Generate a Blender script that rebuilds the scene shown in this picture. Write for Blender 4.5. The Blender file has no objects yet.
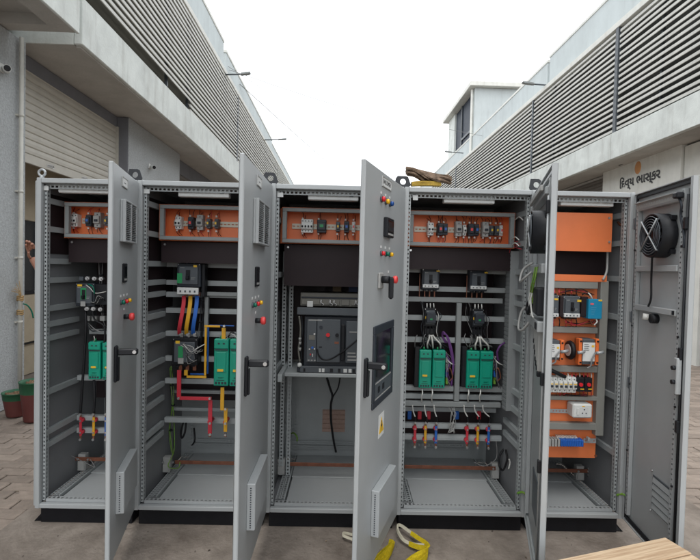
import bpy, math, random
from math import radians as rad, sin, cos, pi
from mathutils import Vector, Matrix
random.seed(7)
S = bpy.context.scene
COL = S.collection

# ------------------------------------------------------------------ camera, sky, sun, exposure
CX, CY, CZ, YAW, PIT, ROL, F = 1.8601207, -2.74467351, 1.60047368, 9.33618e-3, -2.50116e-2, 2.34931862e-2, 455.20786
fw = Vector((sin(YAW)*cos(PIT), cos(YAW)*cos(PIT), sin(PIT)))
r_ = Vector((cos(YAW), -sin(YAW), 0)); u_ = r_.cross(fw)
RT = r_*cos(ROL) + u_*sin(ROL); UP = -r_*sin(ROL) + u_*cos(ROL)
camd = bpy.data.cameras.new('camera'); cam = bpy.data.objects.new('camera', camd); COL.objects.link(cam)
camd.sensor_width = 36.0; camd.sensor_fit = 'HORIZONTAL'; camd.lens = F/700*36.0
camd.clip_start = 0.02; camd.clip_end = 2000
M = Matrix((RT, UP, -fw)).transposed().to_4x4(); M.translation = (CX, CY, CZ)
cam.matrix_world = M
S.camera = cam

SUN_EL, SUN_AZ = rad(68), rad(200)          # azimuth measured clockwise from +Y
w = bpy.data.worlds.new('World'); S.world = w; w.use_nodes = True
nt = w.node_tree; nt.nodes.clear()
sky = nt.nodes.new('ShaderNodeTexSky'); sky.sky_type = 'NISHITA'; sky.sun_disc = False
sky.sun_elevation = SUN_EL; sky.sun_rotation = SUN_AZ; sky.dust_density = 4; sky.air_density = 1.5
hs = nt.nodes.new('ShaderNodeHueSaturation'); hs.inputs['Saturation'].default_value = .12
mx = nt.nodes.new('ShaderNodeMix'); mx.data_type = 'RGBA'; mx.inputs['Factor'].default_value = .8
mx.inputs['B'].default_value = (12.4, 12.8, 13.2, 1)          # the even cloud sheet of an overcast sky
bg = nt.nodes.new('ShaderNodeBackground'); bg.inputs['Strength'].default_value = .15
wo = nt.nodes.new('ShaderNodeOutputWorld')
nt.links.new(sky.outputs[0], hs.inputs['Color']); nt.links.new(hs.outputs[0], mx.inputs['A'])
nt.links.new(mx.outputs['Result'], bg.inputs['Color']); nt.links.new(bg.outputs[0], wo.inputs['Surface'])
sd = bpy.data.lights.new('sun', 'SUN'); sd.energy = 0.8; sd.angle = rad(25); sd.color = (1, .96, .9)
sun = bpy.data.objects.new('sun', sd); COL.objects.link(sun)
sdir = Vector((sin(SUN_AZ)*cos(SUN_EL), cos(SUN_AZ)*cos(SUN_EL), sin(SUN_EL)))
sun.rotation_euler = sdir.to_track_quat('Z', 'Y').to_euler()
S.view_settings.view_transform = 'Standard'; S.view_settings.look = 'None'
S.view_settings.gamma = 1; S.view_settings.exposure = 0.25
S.render.engine = 'CYCLES'
S.cycles.max_bounces = 8; S.cycles.diffuse_bounces = 5

# ------------------------------------------------------------------ survey helpers: photo point -> place on a real plane
def ray(px, py):
    return fw + RT*((px-350)/F) - UP*((py-280)/F)
CP = Vector((CX, CY, CZ))
def W(px, py, Y):
    d = ray(px, py); t = (Y-CY)/d.y; p = CP + d*t
    return p.x, p.z
def G(px, py, z=0.0):
    d = ray(px, py); t = (z-CZ)/d.z; p = CP + d*t
    return p.x, p.y

# ------------------------------------------------------------------ materials
def srgb(r, g, b):
    f = lambda c: (c/255/12.92) if c/255 <= .04045 else ((c/255+.055)/1.055)**2.4
    return (f(r), f(g), f(b))
def mat(name, col, rough=.5, metal=0., var=.06, scale=6., bump=0., bscale=80., col2=None, stain=0., stain_col=(.08, .06, .045), streak=False, spec=.5, rnd=0.):
    m = bpy.data.materials.new(name); m.use_nodes = True
    n = m.node_tree.nodes; L = m.node_tree.links; b = n['Principled BSDF']
    b.inputs['Roughness'].default_value = rough; b.inputs['Metallic'].default_value = metal
    b.inputs['Specular IOR Level'].default_value = spec
    tc = n.new('ShaderNodeTexCoord'); mp = n.new('ShaderNodeMapping'); L.new(tc.outputs['Object'], mp.inputs[0])
    nz = n.new('ShaderNodeTexNoise'); nz.inputs['Scale'].default_value = scale; nz.inputs['Detail'].default_value = 8; nz.inputs['Roughness'].default_value = .65
    L.new(mp.outputs[0], nz.inputs[0])
    cr = n.new('ShaderNodeValToRGB'); cr.color_ramp.elements[0].position = .3; cr.color_ramp.elements[1].position = .7
    c2 = col2 or col
    cr.color_ramp.elements[0].color = tuple(max(0, c*(1-var)) for c in col)+(1,)
    cr.color_ramp.elements[1].color = tuple(min(1, c*(1+var)) for c in c2)+(1,)
    L.new(nz.outputs[0], cr.inputs[0]); out = cr.outputs[0]
    if stain:
        ns = n.new('ShaderNodeTexNoise'); ns.inputs['Scale'].default_value = 1.0; ns.inputs['Detail'].default_value = 10; ns.inputs['Roughness'].default_value = .7
        mp2 = n.new('ShaderNodeMapping'); mp2.inputs['Scale'].default_value = (5, 5, .6) if streak else (1.6, 1.6, 1.6)
        L.new(tc.outputs['Object'], mp2.inputs[0]); L.new(mp2.outputs[0], ns.inputs[0])
        mr = n.new('ShaderNodeMapRange'); mr.inputs[1].default_value = .5; mr.inputs[2].default_value = .78; mr.inputs[4].default_value = stain
        L.new(ns.outputs[0], mr.inputs[0])
        mm = n.new('ShaderNodeMix'); mm.data_type = 'RGBA'; mm.inputs['B'].default_value = stain_col+(1,)
        L.new(mr.outputs[0], mm.inputs['Factor']); L.new(out, mm.inputs['A']); out = mm.outputs['Result']
    if rnd:
        oi = n.new('ShaderNodeObjectInfo'); ge = n.new('ShaderNodeNewGeometry'); ad = n.new('ShaderNodeMath'); ad.operation = 'ADD'
        L.new(oi.outputs['Random'], ad.inputs[0]); L.new(ge.outputs['Random Per Island'], ad.inputs[1])
        fr = n.new('ShaderNodeMath'); fr.operation = 'FRACT'; L.new(ad.outputs[0], fr.inputs[0])
        mr = n.new('ShaderNodeMapRange'); mr.inputs[3].default_value = 1-rnd; mr.inputs[4].default_value = 1+rnd; L.new(fr.outputs[0], mr.inputs[0])
        h = n.new('ShaderNodeHueSaturation'); L.new(mr.outputs[0], h.inputs['Value']); L.new(out, h.inputs['Color']); out = h.outputs[0]
    L.new(out, b.inputs['Base Color'])
    rv = n.new('ShaderNodeMapRange'); rv.inputs[3].default_value = max(.02, rough-.08); rv.inputs[4].default_value = min(1, rough+.1)
    L.new(nz.outputs[0], rv.inputs[0]); L.new(rv.outputs[0], b.inputs['Roughness'])
    if bump:
        nb = n.new('ShaderNodeTexNoise'); nb.inputs['Scale'].default_value = bscale; nb.inputs['Detail'].default_value = 6
        L.new(mp.outputs[0], nb.inputs[0])
        bp = n.new('ShaderNodeBump'); bp.inputs['Strength'].default_value = bump; bp.inputs['Distance'].default_value = .01
        L.new(nb.outputs[0], bp.inputs['Height']); L.new(bp.outputs[0], b.inputs['Normal'])
    return m
mGREY = mat('grey_powder_coat', (.37, .388, .395), .42, 0, .05, 3, .04, 900, stain=.22, stain_col=(.27, .265, .245))
mGREY2 = mat('grey_profile_coat', (.35, .375, .38), .42, 0, .06, 9, stain=.12, stain_col=(.2, .2, .19))
mGALV = mat('galvanised_steel', (.40, .42, .43), .45, .35, .12, 14)
mSHEET = mat('shaded_grey_sheet', (.20, .206, .215), .5, 0, .08, 3, .03, 600)  # bay shade put into the colour: darker grey than the frame coat
mFRAME = mat('box_frame_grey', (.24, .255, .255), .5, 0, .05, 8)
mDUCT = mat('wiring_duct_grey', (.25, .265, .27), .55, 0, .05, 8)
mORANGE = mat('orange_powder_coat', (.74, .19, .062), .45, 0, .06, 5)
mBAK = mat('brown_insulating_sheet', (.024, .016, .018), .5, 0, .15, 4, spec=.22)
mBLK = mat('black_plastic', (.011, .012, .015), .45, 0, .1, 12, spec=.3)
mPLINTH = mat('black_plinth_paint', (.008, .008, .010), .55, 0, .2, 18, .1, 200, stain=.10, stain_col=(.06, .052, .045), spec=.2)
mDGREY = mat('dark_grey_moulding', (.030, .036, .046), .45, 0, .08, 12, spec=.35)
mMGREY = mat('slate_grey_moulding', (.072, .083, .095), .45, 0, .06, 12)
mLGREY = mat('light_grey_moulding', (.34, .34, .33), .5, 0, .06, 12)
mCHUTE = mat('arc_chute_beige', (.17, .165, .145), .55, 0, .1, 30)
mWHITE = mat('white_plastic', (.66, .67, .65), .4, 0, .03, 12)
mPAPER = mat('white_label', (.70, .71, .70), .6, 0, .03, 12)
mGREEN = mat('green_moulding', (.0, .29, .19), .4, 0, .06, 10)
mGREEN2 = mat('green_patch', (.02, .26, .09), .45, 0, .06, 10)
mRED = mat('red_insulation', (.56, .035, .055), .42, 0, .08, 15)
mYEL = mat('yellow_insulation', (.68, .36, .02), .42, 0, .08, 15)
mBLUE = mat('blue_insulation', (.02, .12, .46), .42, 0, .08, 15)
mTEAL = mat('teal_blue_case', (.01, .24, .42), .4, 0, .05, 10)
mLAB = mat('yellow_label', (.78, .48, .03), .5, 0, .04, 10)
mCOPPER = mat('aged_copper', (.22, .085, .05), .5, .4, .3, 12, stain=.3, stain_col=(.06, .03, .02))
mSTEEL = mat('bright_steel', (.6, .6, .6), .3, .8, .1, 12)
mWWIRE = mat('white_wire', (.6, .6, .57), .5)
mPURP = mat('purple_wire', (.13, .045, .19), .5)
mBWIRE = mat('black_cable', (.010, .010, .012), .5, spec=.3)
mGYWIRE = mat('earth_wire', (.34, .36, .03), .5, 0, .5, 60, col2=(.10, .30, .04))
mGRWIRE = mat('grey_wire', (.2, .2, .2), .45)
mREDLENS = mat('red_lens', (.65, .02, .03), .18)
mGRNLENS = mat('green_lens', (.0, .13, .08), .18)
mYELLENS = mat('yellow_lens', (.85, .47, .01), .18)
mBLULENS = mat('blue_lens', (.01, .07, .28), .18)
mESTOP = mat('red_mushroom', (.72, .06, .06), .35)
mGLASS = mat('dark_glass', (.012, .014, .017), .08, 0, .1, 5, spec=.5)
mCONC = mat('painted_concrete', (.64, .67, .645), .8, 0, .14, 2.5, .3, 40, stain=.6, stain_col=(.26, .245, .215), streak=True)
mSOFF = mat('raw_concrete_soffit', (.44, .425, .395), .85, 0, .12, 3, .3, 40, stain=.35, stain_col=(.22, .20, .175))
mPLAST = mat('rough_grey_plaster', (.40, .42, .43), .9, 0, .22, 38, .9, 75, stain=.3, stain_col=(.2, .19, .18))
mBLUEP = mat('blue_grey_paint', (.17, .175, .195), .8, 0, .08, 4, .2, 60, stain=.3, stain_col=(.1, .1, .1))
mPARA = mat('parapet_paint', (.50, .545, .55), .8, 0, .08, 1.5, .2, 40, stain=.45, stain_col=(.33, .35, .35), streak=True)
mCAP = mat('pale_coping', (.68, .68, .64), .8, 0, .08, 3, .2, 40, stain=.35, stain_col=(.35, .32, .27), streak=True)
mSLAT = mat('louver_slat_paint', (.56, .555, .52), .6, 0, .12, 3, stain=.4, stain_col=(.3, .28, .24))
mSHUT = mat('shutter_paint', (.50, .48, .43), .6, 0, .08, 4, stain=.25, stain_col=(.27, .24, .20))
mSHUTB = mat('brown_shutter', (.13, .115, .10), .6, 0, .1, 4)
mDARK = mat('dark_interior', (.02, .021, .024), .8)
mNAVY = mat('dark_window', (.02, .028, .045), .5, spec=.2)
mCREAM = mat('cream_panel', (.40, .34, .25), .7, 0, .08, 6)
mGROUND = mat('dusty_ground', (.17, .14, .115), .95, 0, .2, 3, .4, 30)
mAPRON = mat('dusty_concrete_apron', (.21, .175, .148), .94, 0, .2, 5.0, .6, 45, col2=(.275, .238, .205), stain=.55, stain_col=(.105, .083, .067), spec=.2)
mOLIVE = mat('olive_grey_wall', (.17, .165, .14), .9)
mPAVE = mat('clay_paver', (.25, .205, .17), .9, 0, .14, 14, .5, 60, col2=(.29, .235, .195), stain=.3, stain_col=(.11, .09, .075), rnd=.16)
mPIPE = mat('white_pvc_pipe', (.55, .54, .49), .45, 0, .06, 10, stain=.3, stain_col=(.3, .25, .17))
mPOT = mat('maroon_pot', (.12, .028, .024), .6, 0, .12, 8, stain=.3, stain_col=(.1, .07, .05))
mPOTG = mat('green_pot_rim', (.018, .10, .045), .55, 0, .1, 8)
mSOIL = mat('dry_soil', (.19, .12, .07), 1, 0, .3, 30, 1, 60)
mSTRAW = mat('dry_straw', (.42, .28, .13), .9, 0, .2, 30)
mSLING = mat('yellow_webbing', (.66, .50, .015), .85, 0, .22, 60, .6, 350, stain=.45, stain_col=(.33, .23, .03), spec=.2)
mSLING2 = mat('dusty_yellow_webbing', (.46, .30, .05), .9, 0, .3, 30, .5, 300, stain=.5, stain_col=(.18, .11, .05))
mCREAMW = mat('cream_webbing', (.60, .56, .44), .8, 0, .1, 40, .3, 300)
mBROWNW = mat('brown_webbing', (.055, .038, .026), .9, 0, .3, 25, .6, 200, col2=(.22, .155, .11), spec=.2)
mSKIN = mat('skin', (.30, .135, .085), .5, 0, .1, 30)
mSHIRT = mat('dark_shirt', (.015, .016, .022), .9)
mTROU = mat('beige_trousers', (.33, .27, .19), .9)
mHAIR = mat('black_hair', (.01, .009, .008), .6)
mINK = mat('black_lettering', (.03, .03, .032), .6)
mSUNLOGO = mat('orange_emblem', (.62, .30, .12), .6)
mBRACK = mat('black_bracket', (.018, .02, .025), .5)
mLAMP = mat('lamp_diffuser', (.62, .63, .62), .45)
mTRED = mat('transformer_orange', (.78, .17, .04), .45)
mPINK = mat('vent_daylight_pink', (.42, .29, .24), .8, 0, .15, 60)  # pink tan painted in for daylit pavers showing through the vent opening
def wood(name, c1, c2):
    m = bpy.data.materials.new(name); m.use_nodes = True
    n = m.node_tree.nodes; L = m.node_tree.links; b = n['Principled BSDF']; b.inputs['Roughness'].default_value = .75
    tc = n.new('ShaderNodeTexCoord'); mp = n.new('ShaderNodeMapping'); mp.inputs['Scale'].default_value = (1.4, 34, 34)
    L.new(tc.outputs['Object'], mp.inputs[0])
    oi = n.new('ShaderNodeObjectInfo'); sc = n.new('ShaderNodeMath'); sc.operation = 'MULTIPLY'; sc.inputs[1].default_value = 9; L.new(oi.outputs['Random'], sc.inputs[0])
    cb = n.new('ShaderNodeCombineXYZ'); L.new(sc.outputs[0], cb.inputs[0]); L.new(sc.outputs[0], cb.inputs[1]); L.new(cb.outputs[0], mp.inputs['Location'])
    nz = n.new('ShaderNodeTexNoise'); nz.inputs['Scale'].default_value = 2.2; nz.inputs['Detail'].default_value = 8; nz.inputs['Distortion'].default_value = 1.2
    L.new(mp.outputs[0], nz.inputs[0])
    cr = n.new('ShaderNodeValToRGB'); cr.color_ramp.elements[0].position = .35; cr.color_ramp.elements[1].position = .62
    cr.color_ramp.elements[0].color = c1+(1,); cr.color_ramp.elements[1].color = c2+(1,); L.new(nz.outputs[0], cr.inputs[0])
    L.new(cr.outputs[0], b.inputs['Base Color'])
    bp = n.new('ShaderNodeBump'); bp.inputs['Strength'].default_value = .3; bp.inputs['Distance'].default_value = .004
    L.new(nz.outputs[0], bp.inputs['Height']); L.new(bp.outputs[0], b.inputs['Normal'])
    return m
mWOOD = wood('pine_board', (.40, .27, .165), (.58, .44, .295))

# ------------------------------------------------------------------ mesh builder
class MB:
    def __init__(s): s.v = []; s.f = []; s.s = []
    def add(s, vs, fs, smooth=False):
        o = len(s.v); s.v += [tuple(p) for p in vs]
        for f in fs: s.f.append(tuple(i+o for i in f)); s.s.append(smooth)
        return s
    def box(s, x0, x1, y0, y1, z0, z1, c=0.):
        if x0 > x1: x0, x1 = x1, x0
        if y0 > y1: y0, y1 = y1, y0
        if z0 > z1: z0, z1 = z1, z0
        c = min(c, (x1-x0)*.45, (y1-y0)*.45, (z1-z0)*.45)
        if c <= 0:
            v = [(x, y, z) for x in (x0, x1) for y in (y0, y1) for z in (z0, z1)]
            return s.add(v, [(0, 1, 3, 2), (4, 6, 7, 5), (0, 4, 5, 1), (2, 3, 7, 6), (0, 2, 6, 4), (1, 5, 7, 3)])
        X, Y, Z = (x0, x1), (y0, y1), (z0, z1); v = []; idx = {}
        for i in (0, 1):
            for j in (0, 1):
                for k in (0, 1):
                    sx, sy, sz = (c if i == 0 else -c), (c if j == 0 else -c), (c if k == 0 else -c)
                    for a in range(3):
                        idx[i, j, k, a] = len(v)
                        v.append((X[i]+(0 if a == 0 else sx), Y[j]+(0 if a == 1 else sy), Z[k]+(0 if a == 2 else sz)))
        fs = []
        for i in (0, 1):
            fs.append([idx[i, 0, 0, 0], idx[i, 1, 0, 0], idx[i, 1, 1, 0], idx[i, 0, 1, 0]][::1 if i else -1])
            fs.append([idx[0, i, 0, 1], idx[0, i, 1, 1], idx[1, i, 1, 1], idx[1, i, 0, 1]][::1 if i else -1])
            fs.append([idx[0, 0, i, 2], idx[1, 0, i, 2], idx[1, 1, i, 2], idx[0, 1, i, 2]][::1 if i else -1])
        for i in (0, 1):
            for j in (0, 1):
                d = 1 if (i == j) else -1
                fs.append([idx[i, j, 0, 0], idx[i, j, 0, 1], idx[i, j, 1, 1], idx[i, j, 1, 0]][::d])
                fs.append([idx[i, 0, j, 0], idx[i, 1, j, 0], idx[i, 1, j, 2], idx[i, 0, j, 2]][::d])
                fs.append([idx[0, i, j, 1], idx[0, i, j, 2], idx[1, i, j, 2], idx[1, i, j, 1]][::d])
        for i in (0, 1):
            for j in (0, 1):
                for k in (0, 1):
                    fs.append([idx[i, j, k, 0], idx[i, j, k, 1], idx[i, j, k, 2]])
        return s.add(v, fs)
    def tube(s, pts, r, n=8, caps=True):
        pts = [Vector(p) for p in pts]; rs = r if isinstance(r, (list, tuple)) else [r]*len(pts)
        vs = []; fs = []; prev = None
        for i, p in enumerate(pts):
            t = ((pts[min(i+1, len(pts)-1)]-p).normalized() + (p-pts[max(i-1, 0)]).normalized())
            t = t.normalized() if t.length > 1e-9 else Vector((0, 0, 1))
            if prev is None:
                a = Vector((0, 0, 1)) if abs(t.z) < .9 else Vector((1, 0, 0)); prev = (a - t*a.dot(t)).normalized()
            else:
                prev = prev - t*prev.dot(t); prev = prev.normalized()
            b = t.cross(prev)
            for k in range(n):
                an = 2*pi*k/n; vs.append(p + prev*cos(an)*rs[i] + b*sin(an)*rs[i])
        for i in range(len(pts)-1):
            for k in range(n):
                k2 = (k+1) % n; fs.append((i*n+k, i*n+k2, (i+1)*n+k2, (i+1)*n+k))
        s.add(vs, fs, True)
        if caps:
            o = len(s.v)-len(vs); m = len(pts)-1
            s.f.append(tuple(o+k for k in reversed(range(n)))); s.s.append(False)
            s.f.append(tuple(o+m*n+k for k in range(n))); s.s.append(False)
        return s
    def cyl(s, p0, p1, r, r1=None, n=14):
        return s.tube([p0, p1], [r, r if r1 is None else r1], n)
    def ball(s, c, r, n=10, m=6, sc=(1, 1, 1)):
        vs = []; fs = []
        for i in range(m+1):
            th = pi*i/m
            for k in range(n):
                a = 2*pi*k/n; vs.append((c[0]+r*sc[0]*sin(th)*cos(a), c[1]+r*sc[1]*sin(th)*sin(a), c[2]+r*sc[2]*cos(th)))
        for i in range(m):
            for k in range(n): fs.append((i*n+k, (i+1)*n+k, (i+1)*n+(k+1) % n, i*n+(k+1) % n))
        return s.add(vs, fs, True)
    def lathe(s, c, prof, n=20):
        vs = []; fs = []
        for r, z in prof:
            for k in range(n):
                a = 2*pi*k/n; vs.append((c[0]+r*cos(a), c[1]+r*sin(a), c[2]+z))
        for i in range(len(prof)-1):
            for k in range(n): fs.append((i*n+k, i*n+(k+1) % n, (i+1)*n+(k+1) % n, (i+1)*n+k))
        return s.add(vs, fs, True)
    def prism(s, poly, a, b, axis='y'):
        n = len(poly)
        f = {'y': lambda p, t: (p[0], t, p[1]), 'x': lambda p, t: (t, p[0], p[1]), 'z': lambda p, t: (p[0], p[1], t)}[axis]
        vs = [f(p, a) for p in poly]+[f(p, b) for p in poly]
        return s.add(vs, [tuple(range(n)), tuple(range(2*n-1, n-1, -1))]+[(i, n+i, n+(i+1) % n, (i+1) % n) for i in range(n)])
    def perf(s, o, du, dv, L, Wd, pitch=.025, hole=.011, hl=None):
        """a strip of sheet metal with a row of square punched holes"""
        o = Vector(o); du = Vector(du); dv = Vector(dv); n = max(1, int(L/pitch)); p = L/n; hl = hl or hole
        a, b = (p-hl)/2, (p+hl)/2; c, d = (Wd-hole)/2, (Wd+hole)/2
        q = lambda u0, u1, v0, v1: s.add([o+du*u0+dv*v0, o+du*u1+dv*v0, o+du*u1+dv*v1, o+du*u0+dv*v1], [(0, 1, 2, 3)])
        q(0, L, 0, c); q(0, L, d, Wd)
        for i in range(n):
            q(i*p + (0 if i == 0 else -(p-b)), i*p+a, c, d)
        q((n-1)*p+b, L, c, d)
        return s
    def ribbon(s, pts, wv, th):
        """a flat strap: centre points, one half-width vector per point (or one for all), thickness"""
        pts = [Vector(p) for p in pts]; wl = wv if isinstance(wv, list) else [wv]*len(pts); vs = []; fs = []
        for i, p in enumerate(pts):
            t = (pts[min(i+1, len(pts)-1)]-pts[max(i-1, 0)]).normalized(); wi = Vector(wl[i]); nn = t.cross(wi).normalized()*th/2
            vs += [p-wi-nn, p+wi-nn, p+wi+nn, p-wi+nn]
        for i in range(len(pts)-1):
            for k in range(4): fs.append((i*4+k, i*4+(k+1) % 4, (i+1)*4+(k+1) % 4, (i+1)*4+k))
        m = (len(pts)-1)*4; fs += [(3, 2, 1, 0), (m, m+1, m+2, m+3)]
        return s.add(vs, fs)
    def build(s, name, material, parent=None, local=False, org=None):
        off = Vector((0, 0, 0)) if local or parent is None else WL.get(parent.name, Vector((0, 0, 0)))
        o0 = Vector(org) if org is not None else Vector((0, 0, 0))
        me = bpy.data.meshes.new(name)
        me.from_pydata([tuple(Vector(v)-off-o0) for v in s.v], [], s.f)
        me.polygons.foreach_set('use_smooth', s.s)
        me.materials.append(material); me.update()
        ob = bpy.data.objects.new(name, me); COL.objects.link(ob)
        if parent is not None: ob.parent = parent
        ob.location = o0
        WL[ob.name] = off+o0
        return ob
WL = {}
def tag(o, label=None, cat=None, group=None, kind=None):
    if label: o['label'] = label
    if cat: o['category'] = cat
    if group: o['group'] = group
    if kind: o['kind'] = kind
    return o
def empty(name, loc, label=None, cat=None, group=None, rz=0, kind=None):
    e = bpy.data.objects.new(name, None); e.empty_display_size = .1; COL.objects.link(e)
    e.location = loc; e.rotation_euler = (0, 0, rz); WL[e.name] = Vector(loc)
    return tag(e, label, cat, group, kind)
def smooth_path(pts, n=6):
    P = [Vector(p) for p in pts]; out = []
    for i in range(len(P)-1):
        p0, p1, p2, p3 = P[max(i-1, 0)], P[i], P[i+1], P[min(i+2, len(P)-1)]
        for k in range(n):
            t = k/n
            out.append(.5*((2*p1)+(p2-p0)*t+(2*p0-5*p1+4*p2-p3)*t*t+(3*p1-p0-3*p2+p3)*t**3))
    return out+[P[-1]]
def text(name, body, size, material, parent, loc, rot, depth=.001, align='CENTER', shear=0., space=1., bold=0.):
    cu = bpy.data.curves.new(name, 'FONT'); cu.body = body; cu.size = size; cu.extrude = depth; cu.align_x = align; cu.align_y = 'CENTER'; cu.shear = shear
    cu.space_character = space; cu.materials.append(material)
    cu.offset = bold
    t = bpy.data.objects.new(name+'_curve', cu); COL.objects.link(t)
    me = bpy.data.meshes.new_from_object(t.evaluated_get(bpy.context.evaluated_depsgraph_get())); bpy.data.objects.remove(t)
    me.materials.clear(); me.materials.append(material)
    o = bpy.data.objects.new(name, me); COL.objects.link(o); o.parent = parent; o.location = loc; o.rotation_euler = rot
    return o

# ================================================================== GROUND
g = MB(); g.add([(-300, -300, -.034), (300, -300, -.034), (300, 500, -.034), (-300, 500, -.034)], [(0, 1, 2, 3)])
tag(g.build('ground', mGROUND), kind='structure')
AX0, AX1 = -.16, 4.35
apron = MB(); apron.box(AX0, AX1, -6.0, 1.6, -.03, 0.0, .006)
tag(apron.build('concrete_apron', mAPRON), kind='structure')
# pavers: running bond either side of the apron
pav = empty('paving', (0, 0, 0), kind='structure')
PW, PD, PT = .232, .112, .03
def paver_mesh(mb, x, y, dz, rot, tx=0, ty=0):
    t = MB(); t.box(-PW/2, PW/2, -PD/2, PD/2, -PT, 0, .005)
    m = Matrix.Translation((x, y, dz)) @ Matrix.Rotation(rot, 4, 'Z') @ Matrix.Rotation(tx, 4, 'X') @ Matrix.Rotation(ty, 4, 'Y')
    mb.add([m @ Vector(v) for v in t.v], t.f)
spots = []
j = 0; yy = -6.0
while yy < 16:
    row = int(round((yy+6)/.118))
    x = -1.72 - (.12 if row % 2 else 0)
    while x < 9.5:
        spots.append((x+random.uniform(-.004, .004), yy+random.uniform(-.003, .003)))
        x += .238
    yy += .118
def prj(x, y, z=0):
    d = Vector((x, y, z))-CP; zz = d.dot(fw)
    return (350+F*d.dot(RT)/zz, 280-F*d.dot(UP)/zz, zz) if zz > .05 else (-999, -999, zz)
vis = []; rest = []
for (x, y) in spots:
    if AX0+.05 < x < AX1-.05 and y < 1.56: continue
    if not(-1.72 < x < 9.4): continue
    X, Y, zz = prj(x, y)
    hidden = (33 < X < 688)
    size = F*PW/max(zz, .05)
    if -12 < X < 712 and -12 < Y < 572 and not hidden and size > 9: vis.append((size, x, y))
    elif y < 9 and (x < 1.5 or x > 3.2): rest.append((x, y))
vis.sort(reverse=True); rest += [(a, b) for _, a, b in vis[285:]]; vis = vis[:285]
pm = MB(); paver_mesh(pm, 0, 0, 0, 0)
first = pm.build('brick', mPAVE, pav)
for i, (sz, x, y) in enumerate(vis):
    o = first if i == 0 else first.copy()
    if i: COL.objects.link(o)
    o.location = (x, y, -.009+random.uniform(-.004, .003)); o.rotation_euler = (random.gauss(0, .012), random.gauss(0, .008), random.gauss(0, .014))
rm = MB()
for x, y in rest:
    paver_mesh(rm, x, y, -.009+random.uniform(-.004, .003), random.gauss(0, .012), random.gauss(0, .008), random.gauss(0, .006))
tag(rm.build('brick_field', mPAVE, pav), kind='stuff')
# dirt clods and chips on the apron
gr = MB()
for _ in range(260):
    x, y = random.uniform(-.1, 4.2), random.uniform(-1.2, .02); s_ = random.choice([.0015, .002, .003, .003, .005])
    gr.ball((x, y, s_*.4), s_, 6, 4, (1, random.uniform(.6, 1.3), .6))
tag(gr.build('grit', mat('grit_stone', (.16, .13, .11), .9, var=.4, rnd=.4)), label='small dark and pale grit scattered on the dusty apron', cat='grit', kind='stuff')

lf = MB()
for _ in range(46):
    x, y = (random.uniform(-1.5, -.1), random.uniform(-.6, 2.2)) if random.random() < .5 else (random.uniform(-.1, 4.2), random.uniform(-1.0, .02))
    a = random.uniform(0, 6.3); L_ = random.uniform(.008, .024); q = L_*random.uniform(.2, .45); ca, sa = cos(a), sin(a)
    lf.add([(x-ca*L_, y-sa*L_, .003), (x+sa*q, y-ca*q, .006), (x+ca*L_, y+sa*L_, .004), (x-sa*q, y+ca*q, .009), (x, y, .0015)], [(0, 1, 2, 3), (0, 4, 1), (1, 4, 2), (2, 4, 3), (3, 4, 0)])
tag(lf.build('litter', mat('dry_leaf_scrap', (.13, .10, .07), .9, var=.5, rnd=.6)), label='dry leaf scraps and chips scattered over paving and apron', cat='litter', kind='stuff')
# ================================================================== BUILDINGS (one alley, turned one degree from the cabinets)
BR = rad(1.0)
RB = Matrix.Rotation(BR, 3, 'Z')
def A2W(x, y, z): return RB @ Vector((x, y, z))
def pieces(par, name, material, n, fn, parent_is_part=True):
    first = None
    for i in range(n):
        mb, loc = fn(i)
        if first is None:
            first = mb.build(name, material, par, local=True); first.location = loc
        else:
            o = first.copy(); COL.objects.link(o); o.location = loc
def slat_mesh(L, d=.07, h=.058):
    """one tilted louvre blade along Y"""
    mb = MB(); mb.prism([(-.008, -h/2), (0.004, -h/2), (d*.45, h/2), (d*.45-.014, h/2)], 0, L, 'y')
    v = mb.v
    return mb
LB = empty('warehouse_building', (0, 0, 0), 'grey concrete warehouse with shutter and louvre screen left of the cabinets', 'building', rz=BR)
XW, XF, XL, XP, XS = -1.79, -1.16, -1.26, -1.46, -2.0
lb = lambda name, m, *boxes: [boxes_to(q).build(name, m, LB, local=True) for q in boxes][-1]
def boxes_to(*bs):
    mb = MB()
    for b in bs: mb.box(*b[:6], c=b[6] if len(b) > 6 else 0)
    return mb
lb('pilaster', mPLAST, (-2.9, XW, -4.0, 2.56, -.03, 4.075, .006))
lb('pilaster', mBLUEP, (-2.9, XW-.012, 5.10, 7.6, -.03, 4.075, .006))
lb('wall', mPLAST, (-2.6, XW, 5.112, 7.588, -.03, 4.07))
lb('lintel', mBLUEP, (-2.2, XS+.02, 2.562, 5.098, 3.90, 4.07))
lb('lintel', mBLUEP, (-2.2, XS+.02, 7.602, 11.5, 3.75, 4.07))
lb('wall', mPLAST, (-2.6, XW, 11.502, 60, -.03, 4.07))
lb('pilaster', mPLAST, (-2.6, XW-.01, 14, 16, -.02, 4.06))
# canopy of this unit: slab with upstand fascia
lb('canopy', mSOFF, (-2.9, XF-.10, 2.585, 60, 4.08, 4.20))
lb('fascia', mCONC, (XF-.098, XF, 2.56, 7.0, 4.085, 4.62, .008))
lb('fascia', mCONC, (XF-.098, XF, 7.012, 14.0, 4.085, 4.62, .008))
lb('fascia', mCONC, (XF-.098, XF, 14.012, 60.0, 4.085, 4.62, .008))
lb('canopy_end', mCONC, (-2.9, XF-.10, 2.562, 2.583, 4.082, 6.2))
lb('drip_edge', mSOFF, (XF-.094, XF-.045, 2.60, 60, 4.062, 4.084))
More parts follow.
